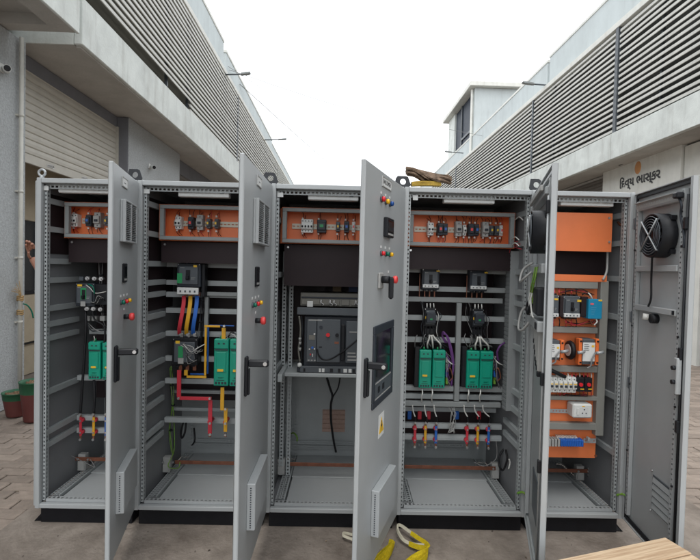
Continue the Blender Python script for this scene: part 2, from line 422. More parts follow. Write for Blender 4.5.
# nearer unit canopy
lb('canopy', mSOFF, (-2.9, -1.085, -6, 2.148, 4.20, 4.34))
lb('canopy_beam', mSOFF, (-2.9, -1.085, 2.15, 2.30, 4.085, 4.34), (-1.30, -1.085, -6, 2.148, 4.085, 4.198))
lb('fascia', mCONC, (-1.083, -1.05, -6, 2.31, 4.075, 5.2, .006))
lb('upper_wall', mOLIVE, (-2.6, XL-.22, 2.60, 60, 4.22, 6.628))
lb('upper_wall', mPARA, (-2.6, XL-.6, -6, 2.55, 4.36, 7.75))
# louvre screen, panel by panel, blade by blade
def louver(B, name, X, y0, y1, z0, z1, n, sgn):
    e = bpy.data.objects.new(name, None); COL.objects.link(e); e.parent = B; e.location = (X, y0, z0); e.empty_display_size = .1
    p = (z1-z0)/n; h = p*(.50 if sgn > 0 else .46); d = .05
    mb = MB()
    if sgn > 0: mb.prism([(-.004, -h/2), (.008, -h/2+.004), (.008-d*.0, h/2), (-d, h/2+.012)], 0, y1-y0, 'y')
    else: mb.prism([(.004, -h/2), (d, h/2+.012), (-.008, h/2), (-.008, -h/2+.004)], 0, y1-y0, 'y')
    f0 = mb.build('slat', mSLAT, e, local=True)
    for i in range(n):
        o = f0 if i == 0 else f0.copy()
        if i: COL.objects.link(o)
        o.location = (0, random.uniform(-.01, .01), p*(i+.5)); o.rotation_euler = (random.gauss(0, .0012), random.gauss(0, .02), 0)
    yv = .02
    while yv < y1-y0:
        MB().box(-.10 if sgn > 0 else .052, -.052 if sgn > 0 else .10, yv, yv+.045, -.1, z1-z0+.02).build('mullion', mMGREY, e, local=True); yv += 2.9
    return e
louver(LB, 'louver_panel', XL, 2.59, 6.60, 4.88, 6.62, 17, 1)
louver(LB, 'louver_panel', XL, 6.615, 10.85, 4.675, 6.62, 19, 1)
louver(LB, 'louver_panel', XL, 10.98, 19.5, 4.68, 6.60, 18, 1)
louver(LB, 'louver_panel', XL, 19.6, 40, 4.68, 6.60, 18, 1)
MB().box(XL-.03, XL+.012, 10.885, 10.945, 4.63, 6.75).build('screen_post', mMGREY, LB, local=True)
lb('coping', mCAP, (XL-.25, XL+.02, 2.57, 60, 6.63, 6.74, .006))
lb('parapet', mPARA, (XP-.2, XP, -6, 9.95, 6.745, 7.70))
lb('parapet', mPARA, (XP-.22, XP-.02, 10.3, 19.2, 6.745, 7.60))
lb('parapet', mPARA, (XP-.24, XP-.04, 19.25, 60, 6.745, 7.48))
lb('coping', mCAP, (XP-.24, XP+.02, -6, 9.97, 7.702, 7.78, .006))
lb('coping', mCAP, (XP-.26, XP, 10.28, 19.22, 7.602, 7.68, .006))
lb('coping', mCAP, (XP-.28, XP-.02, 19.24, 60, 7.482, 7.55, .006))
# roller shutter half raised
sh = bpy.data.objects.new('roller_shutter', None); COL.objects.link(sh); sh.parent = LB; sh.location = (XS, 2.565, 0)
sm = MB(); prof = [(0, 0), (.012, .012), (.016, .045), (.010, .078), (0, .088), (-.01, .088), (-.006, .045), (-.01, 0)]
sm.prism(prof, 0, 2.53, 'y'); f0 = sm.build('slat', mSHUT, sh, local=True)
for i in range(12):
    o = f0 if i == 0 else f0.copy()
    if i: COL.objects.link(o)
    o.location = (0, 0, 2.905+i*.089)
bb = MB(); bb.box(-.02, .02, 0, 2.53, 2.79, 2.90, .004); bb.build('bottom_bar', mSHUT, sh, local=True)
for yy in (.75, 1.55):
    lk = MB(); lk.tube([(.022, yy-.05, 2.84), (.04, yy-.05, 2.85), (.045, yy, 2.862), (.04, yy+.05, 2.85), (.022, yy+.05, 2.84)], .007, 6)
    lk.box(.02, .026, yy-.07, yy+.07, 2.825, 2.855); lk.build('shutter_handle', mSTEEL, sh, local=True)
lb('shutter_guide', mSHUT, (XS-.06, XS+.05, 2.562, 2.60, -.02, 3.90), (XS-.06, XS+.05, 5.06, 5.098, -.02, 3.90))
sb = MB(); sb.prism(prof, 0, 3.86, 'y')
sh2 = bpy.data.objects.new('roller_shutter', None); COL.objects.link(sh2); sh2.parent = LB; sh2.location = (XS, 7.62, 0); sh2['label'] = 'dark brown closed roller shutter'
f0 = sb.build('slat', mSHUTB, sh2, local=True)
for i in range(42):
    o = f0 if i == 0 else f0.copy()
    if i: COL.objects.link(o)
    o.location = (0, 0, .0+i*.089)
# shop front inside the open shutter
lb('shop_wall', mCREAM, (-2.75, -2.6, 2.57, 5.09, 2.18, 3.9), (-2.72, -2.6, 2.57, 5.09, -.02, .42))
dr = lb('shop_door', mCREAM, (-2.70, -2.58, 2.57, 5.09, .44, 1.13, .01))
boxes_to((-2.64, -2.585, 2.57, 5.09, 1.18, 2.17)).build('glass', mGLASS, dr, local=True)
for q in ((-2.66, -2.57, 2.57, 5.09, 1.132, 1.178), (-2.66, -2.57, 2.57, 5.09, .422, .44)): boxes_to(q).build('rail', mBLK, dr, local=True)

RBD = empty('warehouse_building', (0, 0, 0), 'pale concrete warehouse with grey louvre screen right of the cabinets', 'building', rz=BR)
def rb(name, m, *bs): return [boxes_to(q).build(name, m, RBD, local=True) for q in bs][-1]
X0 = 7.65
rb('wall', mSOFF, (X0+.75, 9.5, -4, 60, -.03, 4.07))
rb('canopy', mSOFF, (X0+.10, 9.5, -6, 60, 4.09, 4.22))
rb('fascia', mCONC, (X0, X0+.098, -6, 7.0, 4.09, 4.65, .008))
rb('fascia', mCONC, (X0, X0+.098, 7.012, 20, 4.09, 4.65, .008))
rb('fascia', mCONC, (X0, X0+.098, 20.012, 60, 4.09, 4.65, .008))
rb('upper_wall', mat('dark_grey_wall', (.055, .055, .052), .9), (X0+.34, 9.5, -6, 60, 4.24, 6.928))  # very dark grey wall, so the gaps between the slats read black
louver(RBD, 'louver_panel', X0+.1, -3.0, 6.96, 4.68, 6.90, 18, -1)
louver(RBD, 'louver_panel', X0+.1, 7.10, 11.25, 4.68, 6.90, 18, -1)
louver(RBD, 'louver_panel', X0+.1, 11.37, 20.5, 4.68, 6.90, 18, -1)
louver(RBD, 'louver_panel', X0+.1, 20.6, 40, 4.68, 6.90, 18, -1)
rb('screen_post', mMGREY, (X0+.07, X0+.13, 6.98, 7.08, 4.66, 7.0), (X0+.07, X0+.13, 11.27, 11.35, 4.66, 7.0), (X0+.07, X0+.13, 20.51, 20.59, 4.66, 7.0))
rb('coping', mCAP, (X0+.06, X0+.42, -6, 60, 6.93, 7.06, .006))
rb('parapet', mPARA, (X0+.3, X0+.5, -6, 10.72, 7.062, 7.98))
rb('parapet', mPARA, (X0+.3, X0+.5, 10.86, 60, 7.062, 7.90))
rb('coping', mCAP, (X0+.28, X0+.54, -6, 10.74, 7.982, 8.06, .006))
rb('coping', mCAP, (X0+.28, X0+.54, 10.84, 60, 7.902, 7.98, .006))
rb('return_wall', mCAP, (8.3, 8.39, 5.22, 5.70, -.03, 4.05))
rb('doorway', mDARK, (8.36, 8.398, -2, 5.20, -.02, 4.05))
rs = bpy.data.objects.new('roller_shutter', None); COL.objects.link(rs); rs.parent = RBD; rs.location = (8.38, 8.32, 0)
sb = MB(); sb.prism([(-x, z) for x, z in prof], 0, 5.0, 'y'); f0 = sb.build('slat', mSHUTB, rs, local=True)
for i in range(45):
    o = f0 if i == 0 else f0.copy()
    if i: COL.objects.link(o)
    o.location = (0, 0, i*.089)
# rooftop shed
sd_ = empty('rooftop_shed', A2W(7.95, 18.36, 7.9), 'white rooftop shed with open dark window and overhanging roof slab', 'shed', rz=BR)
def shd(name, m, *bs): return [boxes_to(q).build(name, m, sd_, local=True) for q in bs][-1]
shd('wall', mPARA, (.02, 2.6, 0, .15, -1.0, 2.2))
shd('wall', mCONC, (0, .15, 0.152, .45, -1.0, 2.2), (0, .15, 3.6, 4.9, -1.0, 2.2), (0, .15, .452, 3.598, -1.0, -.1), (2.45, 2.6, .152, 4.9, -1, 2.2))
shd('window', mNAVY, (.10, .14, .455, 3.595, -.098, 2.19))
shd('window_frame', mMGREY, (.04, .09, .50, .60, -.09, 2.18), (.04, .09, 2.3, 2.4, -.09, 2.18), (.04, .09, .61, 2.29, .4, .5))
shd('roof', mCAP, (-.28, 2.9, -.25, 5.3, 2.21, 2.42, .02))
shd('drain_pipe', mCAP, (-.12, -.02, .12, .24, -.9, 2.2, .03))

# fixtures on the buildings
def bulkhead_cam(name, p, label, d=1, sc=.75):
    e = empty(name, A2W(*p), label, 'security camera', rz=BR); e.scale = (sc,)*3
    b = MB(); b.box(0, .02, -.05, .05, -.06, .06, .005); b.build('mount', mWHITE, e, local=True)
    b = MB(); b.cyl((.02, 0, .0), (.09, -.02*d, -.01), .02, n=10); b.build('bracket', mWHITE, e, local=True)
    b = MB(); b.cyl((.03, .07, -.01), (.17, -.11, -.05), .046, .05); b.build('housing', mWHITE, e, local=True)
    b = MB(); b.cyl((.171, -.111, -.05), (.18, -.122, -.053), .042, .040); b.build('lens', mBLK, e, local=True)
bulkhead_cam('security_camera', (XW, 2.17, 3.63), 'white security camera beside the drain pipe on the plaster pilaster')
bulkhead_cam('security_camera', (XW, 5.95, 3.44), 'white security camera under the canopy between the two shutters')
e = empty('drain_pipe', A2W(XW+.045, 2.42, 0), 'thin white plastic drain pipe running down the plaster pilaster', 'pipe')
pp = MB(); pp.tube([(0, 0, .02), (0, 0, 4.07)], .022, 12); pp.build('pipe', mPIPE, e, local=True)
for z in (.9, 1.62, 2.36, 3.2):
    c = MB(); c.cyl((0, 0, z), (0, 0, z+.03), .026); c.box(-.045, -.018, -.03, .03, z+.005, z+.025); c.build('pipe_clamp', mPIPE, e, local=True)
# rags and twine tied on the pipe
e = empty('twine_wrap', A2W(XW+.045, 2.42, 1.0), 'dry straw coloured twine wrapped around the white drain pipe', 'twine')
t = MB()
for k, zz in enumerate((.0, .02, .04, .16, .18, .20)):
    t.tube([(.028*cos(a), .028*sin(a), zz+.006*sin(a*1.7)) for a in [i*pi/6 for i in range(13)]], .009, 5)
t.build('wrap', mSTRAW, e, local=True)
t = MB()
for k in range(9):
    t.tube(smooth_path([(.018, -.02, .19), (.03, -.03-.006*k, .25+random.uniform(-.02, .02)), (random.uniform(-.02, .03), -.04-.011*k, .30+random.uniform(-.06, .08))], 4), .0026, 4)
t.build('loose_end', mSTRAW, e, local=True)
t = MB(); t.tube(smooth_path([(.03, 0, .12), (.06, .03, .10), (.08, .07, .03), (.085, .09, -.05)], 4), .008, 6); t.build('green_cord', mGRNLENS, e, local=True)

def street_lamp(p, d, label, L=.66):
    e = empty('street_lamp', A2W(*p), label, 'lamp', rz=BR)
    a = MB(); a.tube([(0, 0, 0), (d*L*.55, 0, .02), (d*L*.62, 0, .03)], .022, 8); a.build('arm', mMGREY, e, local=True)
    h = MB(); h.prism([(d*L*.6, .005), (d*L*.66, .05), (d*L*.98, .085), (d*L, .065), (d*L*.95, .03)], -.06, .06, 'y'); h.build('lamp_head', mFRAME, e, local=True)
street_lamp((XF-.1, 9.36, 6.60), 1, 'nearer grey wall lamp on arm above the left louvre screen')
street_lamp((XF-.1, 15.6, 6.1+.55), 1, 'farther small grey wall lamp on arm above the left louvre screen', .9)
street_lamp((X0+.30, 10.5, 7.08), -1, 'nearer grey wall lamp on arm at the right parapet', .9)
street_lamp((X0+.08, 19.2, 7.3), -1, 'farther grey wall lamp on arm below the rooftop shed', .9)
def cable(pts, label, r=.008):
    r *= 1.2
    P = [A2W(*p) for p in pts]
    e = MB(); e.tube(smooth_path(P, 8), r, 5)
    o = e.build('overhead_cable', mGRWIRE, org=P[0]); tag(o, label, 'cable', 'overhead cables across the alley')
cable([(XP, 10.6, 7.25), (2.0, 12.0, 6.75), (5.5, 14.0, 6.85), (X0+.28, 17, 7.5)], 'long thin cable sagging across the alley between the parapets', .006)
cable([(XP, 10.5, 7.3), (1.2, 16, 7.4), (X0+.28, 26, 7.75)], 'thin cable crossing the alley from the left parapet to the far right parapet', .006)
cable([(XP, 12, 7.4), (2.5, 26, 7.2), (X0+.28, 40, 7.7)], 'faintest thin cable crossing far down the alley', .01)

# shop sign on the right
sg = empty('shop_sign', A2W(8.25, 7.0, 3.4), 'white shop signboard with dark script lettering and orange oval emblem', 'sign', rz=BR)
b = MB(); b.box(0, .12, -1.27, 1.28, -.75, .72, .006); b.build('board', mCAP, sg, local=True)
b = MB(); b.lathe((0, 0, 0), [(0.001, .0), (.1, .004), (.13, .0), (.13, -.01)], 24)
o = b.build('emblem', mSUNLOGO, sg, local=True); o.location = (-.003, -.03, .53); o.rotation_euler = (pi/2, 0, -pi/2); o.scale = (.8, 1.05, 1)
rot = (pi/2, 0, -pi/2)
text('lettering', '\u0abf\u0aa6\u0ab5\u0acd\u0aaf \u0aad\u0abe\u0ab8\u0acd\u0a95\u0ab0', .27, mINK, sg, (-.006, -.07, .26), rot, .002, bold=.007)
b = MB(); b.cyl((-.12, .45, .70), (-.05, .25, .74), .03, n=8); b.box(-.06, 0, .2, .3, .72, .76); b.build('sign_lamp', mBLK, sg, local=True)

# ================================================================== CABINETS
ANG = [103.39, 90.28, 69.4, 72.81, 82.47]
XB = [0, .6, 1.4, 2.2, 3.0, 3.6]
DW = [.58, .78, .78, .78, .58]
D = .80
LABELS = ['leftmost narrow grey switchgear cabinet with two green modules and black cables',
          'second grey switchgear cabinet from left with coloured busbars below its breaker',
          'middle grey switchgear cabinet holding a large air circuit breaker on a shelf',
          'fourth grey switchgear cabinet with two pairs of green modules and six coloured links',
          'rightmost narrow grey cabinet with orange mounting plates and door fan']
cabs = []
def bx(par, name, m, x0, x1, y0, y1, z0, z1, c=.002):
    return MB().box(x0, x1, y0, y1, z0, z1, c).build(name, m, par)
def wb(par, name, m, px0, py0, px1, py1, Y0, Y1, c=.002):
    xa, _ = W(px0, (py0+py1)/2, Y0); xb, _ = W(px1, (py0+py1)/2, Y0); _, za = W((px0+px1)/2, py1, Y0); _, zb = W((px0+px1)/2, py0, Y0)
    return MB().box(xa, xb, Y0, Y1, za, zb, c).build(name, m, par)
def WP(px, py, Y): x, z = W(px, py, Y); return (x, Y, z)
def wire(par, name, m, pts, r=.004, n=5, sm=5):
    return MB().tube(smooth_path(pts, sm), r, n).build(name, m, par)
def c_rail(par, x0, x1, y, z, h=.034, d=.03, m=None):
    """folded channel running left-right"""
    mb = MB(); mb.box(x0, x1, y, y+.003, z-h/2, z+h/2); mb.box(x0, x1, y+.0031, y+d, z+h/2-.003, z+h/2); mb.box(x0, x1, y+.0031, y+d, z-h/2, z-h/2+.003)
    mb.box(x0+.01, x1-.01, y-.0015, y-.0001, z-h*.18, z+h*.02)
    return mb.build('mounting_rail', m or mGREY2, par)
def s_rail(par, x, sx, y0, y1, z, h=.034, d=.022):
    """folded channel running front-to-back along a side wall; sx = direction into the cabinet"""
    a, b = x, x+sx*d
    mb = MB(); mb.box(b-sx*.003, b, y0, y1, z-h/2, z+h/2); mb.box(a, b-sx*.0031, y0, y1, z+h/2-.003, z+h/2); mb.box(a, b-sx*.0031, y0, y1, z-h/2, z-h/2+.003)
    return mb.build('side_rail', mGREY2, par)

for i in range(5):
    x0, x1 = XB[i], XB[i+1]; a, b = x0+.002, x1-.002
    c = empty('switchgear_cabinet', ((x0+x1)/2, 0, 0), LABELS[i], 'cabinet', 'row of open switchgear cabinets'); cabs.append(c)
    # plinth
    MB().box(a+.018, b-.018, .03, .055, 0.0, .098, .003).box(a+.018, b-.018, D-.055, D-.03, 0, .098).box(a+.018, a+.043, .056, D-.056, 0, .098).box(b-.043, b-.018, .056, D-.056, 0, .098).build('plinth', mPLINTH, c)
    # front frame: two uprights and two cross members, folded section
    fr = MB(); 
    fr.box(a, a+.027, 0, .03, .1, 2.1, .003); fr.box(b-.027, b, 0, .03, .1, 2.1, .003)
    fr.box(a+.0272, b-.0272, 0.001, .03, 2.07, 2.099, .003); fr.box(a+.0272, b-.0272, .001, .03, .101, .128, .003)
    fr.build('front_frame', mGREY, c)
    for q in ((a, a+.03), (b-.03, b)): MB().box(*q, D-.0115, D, .1, 2.1).build('rear_frame', mGREY2, c)
    # punched inner profiles
    z0, z1 = .135, 2.062
    pf = MB().perf((a+.027, .034, z0), (0, 0, 1), (1, 0, 0), z1-z0, .016, .025, .007, .011); pf.perf((a+.043, .034, z0), (0, 0, 1), (0, 1, 0), z1-z0, .03, .025, .010, .014); pf.build('punched_upright', mGREY2, c)
    pf = MB().perf((b-.043, .034, z0), (0, 0, 1), (1, 0, 0), z1-z0, .016, .025, .007, .011); pf.perf((b-.043, .034, z0), (0, 0, 1), (0, 1, 0), z1-z0, .03, .025, .010, .014); pf.build('punched_upright', mGREY2, c)
    pf = MB().perf((a+.03, .045, 2.042), (1, 0, 0), (0, 0, 1), x1-x0-.064, .026, .025, .012, .015); pf.box(a+.03, b-.03, .0305, .045, 2.0685, 2.0695); pf.build('punched_head', mGREY2, c)
    pf = MB().perf((a+.05, .032, .146), (1, 0, 0), (0, 1, 0), x1-x0-.104, .034, .025, .018, .014); pf.box(a+.05, b-.05, .0305, .032, .128, .146); pf.build('punched_sill', mGREY, c)
    for s_, xx in ((1, a+.05), (-1, b-.05)):
        pf = MB().perf((xx, .07, .150), (0, 1, 0), (s_, 0, 0), D-.13, .026, .025, .015); pf.perf((xx+s_*.030, .07, .150), (0, 1, 0), (s_, 0, 0), D-.13, .026, .025, .015)
        pf.box(xx+s_*.0565, xx+s_*.059, .07, D-.06, .108, .150); pf.build('punched_floor_rail', mGREY2, c)
        MB().perf((xx+(0 if s_ > 0 else -.03), D-.034, .15), (0, 0, 1), (1, 0, 0), 1.9, .03, .025, .011).perf((xx+s_*.034-(0 if s_ > 0 else .026), D-.06, .15), (0, 0, 1), (1, 0, 0), 1.9, .026, .025, .011).build('punched_upright', mGREY2, c)
    for zz in (.20, .235):
        MB().perf((a+.05, D-.05, zz), (1, 0, 0), (0, 0, 1), x1-x0-.10, .024, .025, .011).build('punched_rear_rail', mGREY2, c)
    # sheets
    bx(c, 'floor_plate', mGREY, a+.118, b-.118, .078, .42, .120, .134)
    bx(c, 'floor_plate', mGREY, a+.112, b-.112, .405, D-.03, .1345, .138)
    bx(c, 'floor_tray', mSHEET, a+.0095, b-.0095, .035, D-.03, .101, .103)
    bx(c, 'rear_panel', mGREY2, a+.001, b-.001, D-.022, D-.012, .105, 2.0858)
    bx(c, 'roof', mGREY, a+.001, b-.001, .031, D-.0118, 2.086, 2.098)
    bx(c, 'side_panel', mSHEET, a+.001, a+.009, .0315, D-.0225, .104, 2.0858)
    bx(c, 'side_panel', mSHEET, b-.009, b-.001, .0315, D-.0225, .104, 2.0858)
    # lamp below the roof, data tag
    L = [(58, 186, 109, 193), (178, 189.5, 229, 197), (308, 192.8, 358.5, 200.2), (444, 195.8, 495, 203.2), (561, 198.5, 614, 206)][i]
    lam = wb(c, 'cabinet_lamp', mLAMP, *L, .062, .11, .004)
    xa, za = W(L[0]+11, L[1], .06); xb, zb = W(L[2]-13, L[1], .06)
    [MB().box(xq-.004, xq+.004, .058, .0615, zq-.008, zq+.003).build('lamp_clip', mGALV, lam) for xq, zq in ((xa, za), (xb, zb))]
    xa, za = W(L[2]-7, (L[1]+L[3])/2, .06); MB().box(xa-.012, xa+.012, .0605, .0618, za-.003, za+.001).build('lamp_print', mMGREY, lam)
    if i < 4:
        t0 = [(43.5, 186, 48.5, 190.3), (144, 189, 149.5, 193.5), (277.5, 192.5, 283.2, 197), (413, 195.2, 418, 200.2)][i]
        wb(c, 'data_tag', mLAMP, *t0, .028, .0295, 0)
        bx(c, 'tag_holder', mGALV, W(*t0[:2], .03)[0], W(t0[2], t0[1], .03)[0], .0296, .044, W(*t0[:2], .03)[1]-.018, W(*t0[:2], .03)[1]-.004)
    # hinge pins
    for z in (.35, 1.25, 1.93):
        MB().cyl((x1+.0, -.012, z-.03), (x1+.0, -.012, z+.03), .007, n=8).build('hinge_pin', mSTEEL, c)
# outer side sheet on the row's ends and foot gussets
bx(cabs[0], 'side_cover', mGREY, -.020, -.001, .02, D-.005, .105, 2.085, .004)
bx(cabs[4], 'side_cover', mGREY, 3.601, 3.620, .02, D-.005, .105, 2.085, .004)
MB().prism([(.019, .05), (.019, .038), (-.013, .004), (-.022, .004)], .035, .041).box(-.022, .018, .043, .10, 0, .006).build('foot_gusset', mPLINTH, cabs[0])
MB().prism([(3.581, .05), (3.581, .038), (3.613, .004), (3.622, .004)], .035, .041).box(3.582, 3.622, .043, .10, 0, .006).build('foot_gusset', mPLINTH, cabs[4])
# lifting eye on the first cabinet and black lifting brackets between neighbours
e = MB(); cx_, cz_ = W(42, 171, .06)
e.tube([(cx_+.020*cos(t), .06, 2.14+.020*sin(t)) for t in [k*pi/8 for k in range(17)]], .007, 8, caps=False); e.cyl((cx_, .06, 2.0985), (cx_, .06, 2.122), .012, n=10)
e.build('lifting_eye', mGALV, cabs[0])
def lift_bracket(par, px0, px1, pyt, tilt=0):
    x0, _ = W(px0, pyt+8, .05); x1, _ = W(px1, pyt+8, .05); zt = W((px0+px1)/2, pyt, .05)[1]; zb = 2.0995; k = (x1-x0)*.24
    mb = MB(); xm = (x0+x1)/2; zm = (zb+zt)/2+.003; R = (zt-zb)*.24
    outer = [(x1, zb+.006), (x1-k, zt), (x0+k*.5, zt), (x0, zb+.006)]
    # plate with a real hole: ring of quads from hole to outline
    n = 16; ring = [(xm+R*cos(2*pi*j/n), zm+R*sin(2*pi*j/n)) for j in range(n)]
    def onout(a):
        dx, dz = cos(a), sin(a); best = 1e9
        for q in range(4):
            (ax, az), (bx_, bz) = outer[q], outer[(q+1) % 4]
            ex, ez = bx_-ax, bz-az; den = dx*ez-dz*ex
            if abs(den) < 1e-12: continue
            t = ((ax-xm)*ez-(az-zm)*ex)/den; s2 = ((ax-xm)*dz-(az-zm)*dx)/den
            if t > 0 and -1e-6 <= s2 <= 1+1e-6: best = min(best, t)
        return (xm+dx*best, zm+dz*best)
    out = [onout(2*pi*j/n) for j in range(n)]
    for y, fl in ((.05, 1), (.058, -1)):
        for j in range(n):
            j2 = (j+1) % n; q = [(ring[j][0], y, ring[j][1]), (out[j][0], y, out[j][1]), (out[j2][0], y, out[j2][1]), (ring[j2][0], y, ring[j2][1])]
            mb.add(q, [(0, 1, 2, 3)[::fl]])
    for lst in (ring, out):
        for j in range(n):
            j2 = (j+1) % n; mb.add([(lst[j][0], .05, lst[j][1]), (lst[j][0], .058, lst[j][1]), (lst[j2][0], .058, lst[j2][1]), (lst[j2][0], .05, lst[j2][1])], [(0, 1, 2, 3)])
    mb.box(x0, x1, .05, .14, zb, zb+.006)
    o = mb.build('lifting_bracket', mBRACK, par)
    MB().cyl((x1-.014, .09, zb+.006), (x1-.014, .09, zb+.016), .009, n=6).build('bolt', mGALV, o)
lift_bracket(cabs[0], 127, 143, 169); lift_bracket(cabs[1], 262, 279, 172.5); lift_bracket(cabs[2], 394, 412, 176); lift_bracket(cabs[3], 529, 544, 179)

# ---- doors
doors = []
def make_door(i, inside=False, gm=None):
    e = bpy.data.objects.new('door', None); COL.objects.link(e); e.parent = cabs[i]; e.empty_display_size = .1
    e.location = (XB[i+1]-cabs[i].location.x, 0, 0); e.rotation_euler = (0, 0, rad(ANG[i]))
    lab_ = {2: 'door with breaker window, selector switch and warning sign', 3: 'door showing its inner face with fan, wires and small lamps', 4: 'door showing its inner face with fan and low grille'}.get(i)
    if lab_: e['label'] = lab_
    Wd = DW[i]; zb, zt = .115, 2.085
    if not inside:
        MB().box(-Wd, -.012, -.011, .011, zb, zt, .004).build('door_leaf', mGREY, e, local=True)
        MB().box(-Wd+.03, -.04, .0112, .018, zb+.03, zt-.03).build('gasket', mBLK, e, local=True)
    else:
        lf = MB().box(-Wd, -.012, -.011, -.008, zb, zt, .001)
        for q in ((-Wd, -Wd+.004, -.0078, .014, zb, zt), (-.016, -.012, -.0078, .014, zb, zt), (-Wd+.0042, -.0162, -.0078, .014, zt-.004, zt), (-Wd+.0042, -.0162, -.0078, .014, zb, zb+.004),
                  (-Wd+.0042, -Wd+.020, .011, .014, zb+.0042, zt-.0042)): lf.box(*q)
        lf.build('door_leaf', mGREY, e, local=True)
        gk = MB()
        for q in ((-Wd+.0205, -Wd+.031, -.0078, .006, zb+.01, zt-.01), (-.027, -.017, -.0078, .006, zb+.01, zt-.01), (-Wd+.032, -.028, -.0078, .006, zt-.03, zt-.01), (-Wd+.032, -.028, -.0078, .006, zb+.01, zb+.03)): gk.box(*q, c=.003)
        gk.build('gasket', gm or mBLK, e, local=True)
        for xx in (-Wd+.075, -.060):
            MB().box(xx-.012, xx+.012, -.0078, -.004, zb+.05, zt-.05).perf((xx-.012, .016, zb+.05), (0, 0, 1), (1, 0, 0), zt-zb-.1, .024, .025, .009).box(xx-.012, xx-.0105, -.0078, .016, zb+.05, zt-.05).box(xx+.0105, xx+.012, -.0078, .016, zb+.05, zt-.05).build('punched_upright', mGREY, e, local=True)
    doors.append(e); return e
def db(e, name, m, u0, u1, n0, n1, z0, z1, c=.002, par=None):
    return MB().box(-u1, -u0, -n1, -n0, z0, z1, c).build(name, m, par or e, local=True)
def handle(e, u):
    b = MB().box(-u-.016, -u+.016, -.026, -.0112, 1.015, 1.195, .005).build('handle', mBLK, e, local=True)
    MB().box(-u-.011, -u+.011, -.034, -.0262, 1.02, 1.14, .004).build('grip', mBLK, b, local=True)
    MB().box(-u-.012, -u+.012, -.118, -.0263, 1.148, 1.180, .006).build('lever', mBLK, b, local=True)
    MB().cyl((-u-.0122, -.104, 1.164), (-u-.0165, -.104, 1.164), .009, n=12).build('lock', mSTEEL, b, local=True)
def vent(e, u0, u1, z0, z1, n=20):
    h = db(e, 'vent', mGREY, u0, u1, .0112, .022, z0, z1, .003)
    f = MB(); p = (z1-z0-.02)/n
    for k in range(n):
        z = z0+.01+k*p
        f.prism([(-.0222, z), (-.036, z+.001), (-.036, z+.0025), (-.0222, z+p*.75)], -u1+.014, -u0-.014, 'x')
    f.box(-u1, -u1+.0138, -.038, -.0222, z0, z1, .002); f.box(-u0-.0138, -u0, -.038, -.0222, z0, z1, .002)
    f.box(-u1+.014, -u0-.014, -.038, -.0222, z1-.009, z1, .002); f.box(-u1+.014, -u0-.014, -.038, -.0222, z0, z0+.009, .002)
    f.box(-(u0+u1)/2-.008, -(u0+u1)/2+.008, -.0375, -.0222, z0+.009, z1-.009)
    tag(f.build('louver', mGREY, h, local=True))
    MB().box(-u1+.0142, -u0-.0142, -.0226, -.0221, z0+.0092, z1-.0092).build('filter_mat', mDGREY, h, local=True)
def hood(e, u0, u1, z0, z1):
    h = db(e, 'filter_hood', mGREY, u0, u1, .0112, .052, z0, z1, .003)
    hl = MB(); n = int((z1-z0)/.012)
    for k in range(n):
        z = z0+.012+k*(z1-z0-.024)/n
        hl.box(-u1-.0012, -u1+.002, -.034, -.028, z, z+.005)
    hl.build('air_slots', mDGREY, h, local=True)
def lamp(e, u, z, m, r=.011):
    b = MB().cyl((-u, -.0112, z), (-u, -.019, z), r*1.25, n=14).build('indicator_lamp', mMGREY, e, local=True)
    MB().tube([(-u, -.0191, z), (-u, -.030, z), (-u, -.034, z)], [r, r, r*.6], 14).build('lens', m, b, local=True)
    MB().box(-u-.010, -u+.010, -.0128, -.0112, z+.026, z+.038).build('legend', mPAPER, b, local=True)
def estop(e, u, z):
    b = MB().cyl((-u, -.0112, z), (-u, -.038, z), .013, n=14).build('stop_button', mBLK, e, local=True)
    MB().tube([(-u, -.0382, z), (-u, -.044, z), (-u, -.058, z), (-u, -.062, z)], [.015, .020, .020, .014], 16).build('mushroom_cap', mESTOP, b, local=True)
    MB().box(-u-.010, -u+.010, -.0128, -.0112, z+.035, z+.047).build('legend', mPAPER, b, local=True)
def plate(e, u0, u1, z0, z1, s=''):
    p = db(e, 'nameplate', mPAPER, u0, u1, .0112, .014, z0, z1, .001)
    if s: text('lettering', s, (z1-z0)*.62, mINK, p, (-(u0+u1)/2, -.0146, (z0+z1)/2), (pi/2, 0, 0), .0004)
    fr = MB(); t = .004
    for q in ((u0, u1, z1-t, z1), (u0, u1, z0, z0+t), (u0, u0+t, z0+t, z1-t), (u1-t, u1, z0+t, z1-t)): fr.box(-q[1], -q[0], -.0158, -.0141, q[2], q[3])
    fr.build('border', mLGREY, p, local=True)
def meter(e, u0, u1, z0, z1, d=.02):
    m = db(e, 'panel_meter', mBLK, u0, u1, .0112, .0112+d, z0, z1, .004)
    MB().box(-u1+.012, -u0-.012, -.0125-d, -.0113-d, z0+.03, z1-.015).build('display', mGLASS, m, local=True)
    MB().box(-u1+.016, -u0-.016, -.0125-d, -.0113-d, z0+.01, z0+.02).build('key', mLGREY, m, local=True)
# door 1
e = make_door(0)
plate(e, .30, .415, 1.995, 2.045, '----')
vent(e, .17, .445, 1.71, 1.925); meter(e, .305, .39, 1.50, 1.60, .008)
for u, m in ((.385, mGRNLENS), (.315, mREDLENS), (.245, mYELLENS)): lamp(e, u+.03, 1.40, m)
estop(e, .34, 1.318); handle(e, .525); hood(e, .17, .48, .33, .545)
# door 2
e = make_door(1)
plate(e, .385, .50, 2.0, 2.05, '----')
vent(e, .25, .575, 1.71, 1.925); meter(e, .42, .51, 1.50, 1.60, .008)
for u, m in ((.51, mGRNLENS), (.43, mREDLENS), (.35, mYELLENS)): lamp(e, u+.05, 1.415, m)
estop(e, .47, 1.33); handle(e, .70); hood(e, .26, .61, .345, .57)
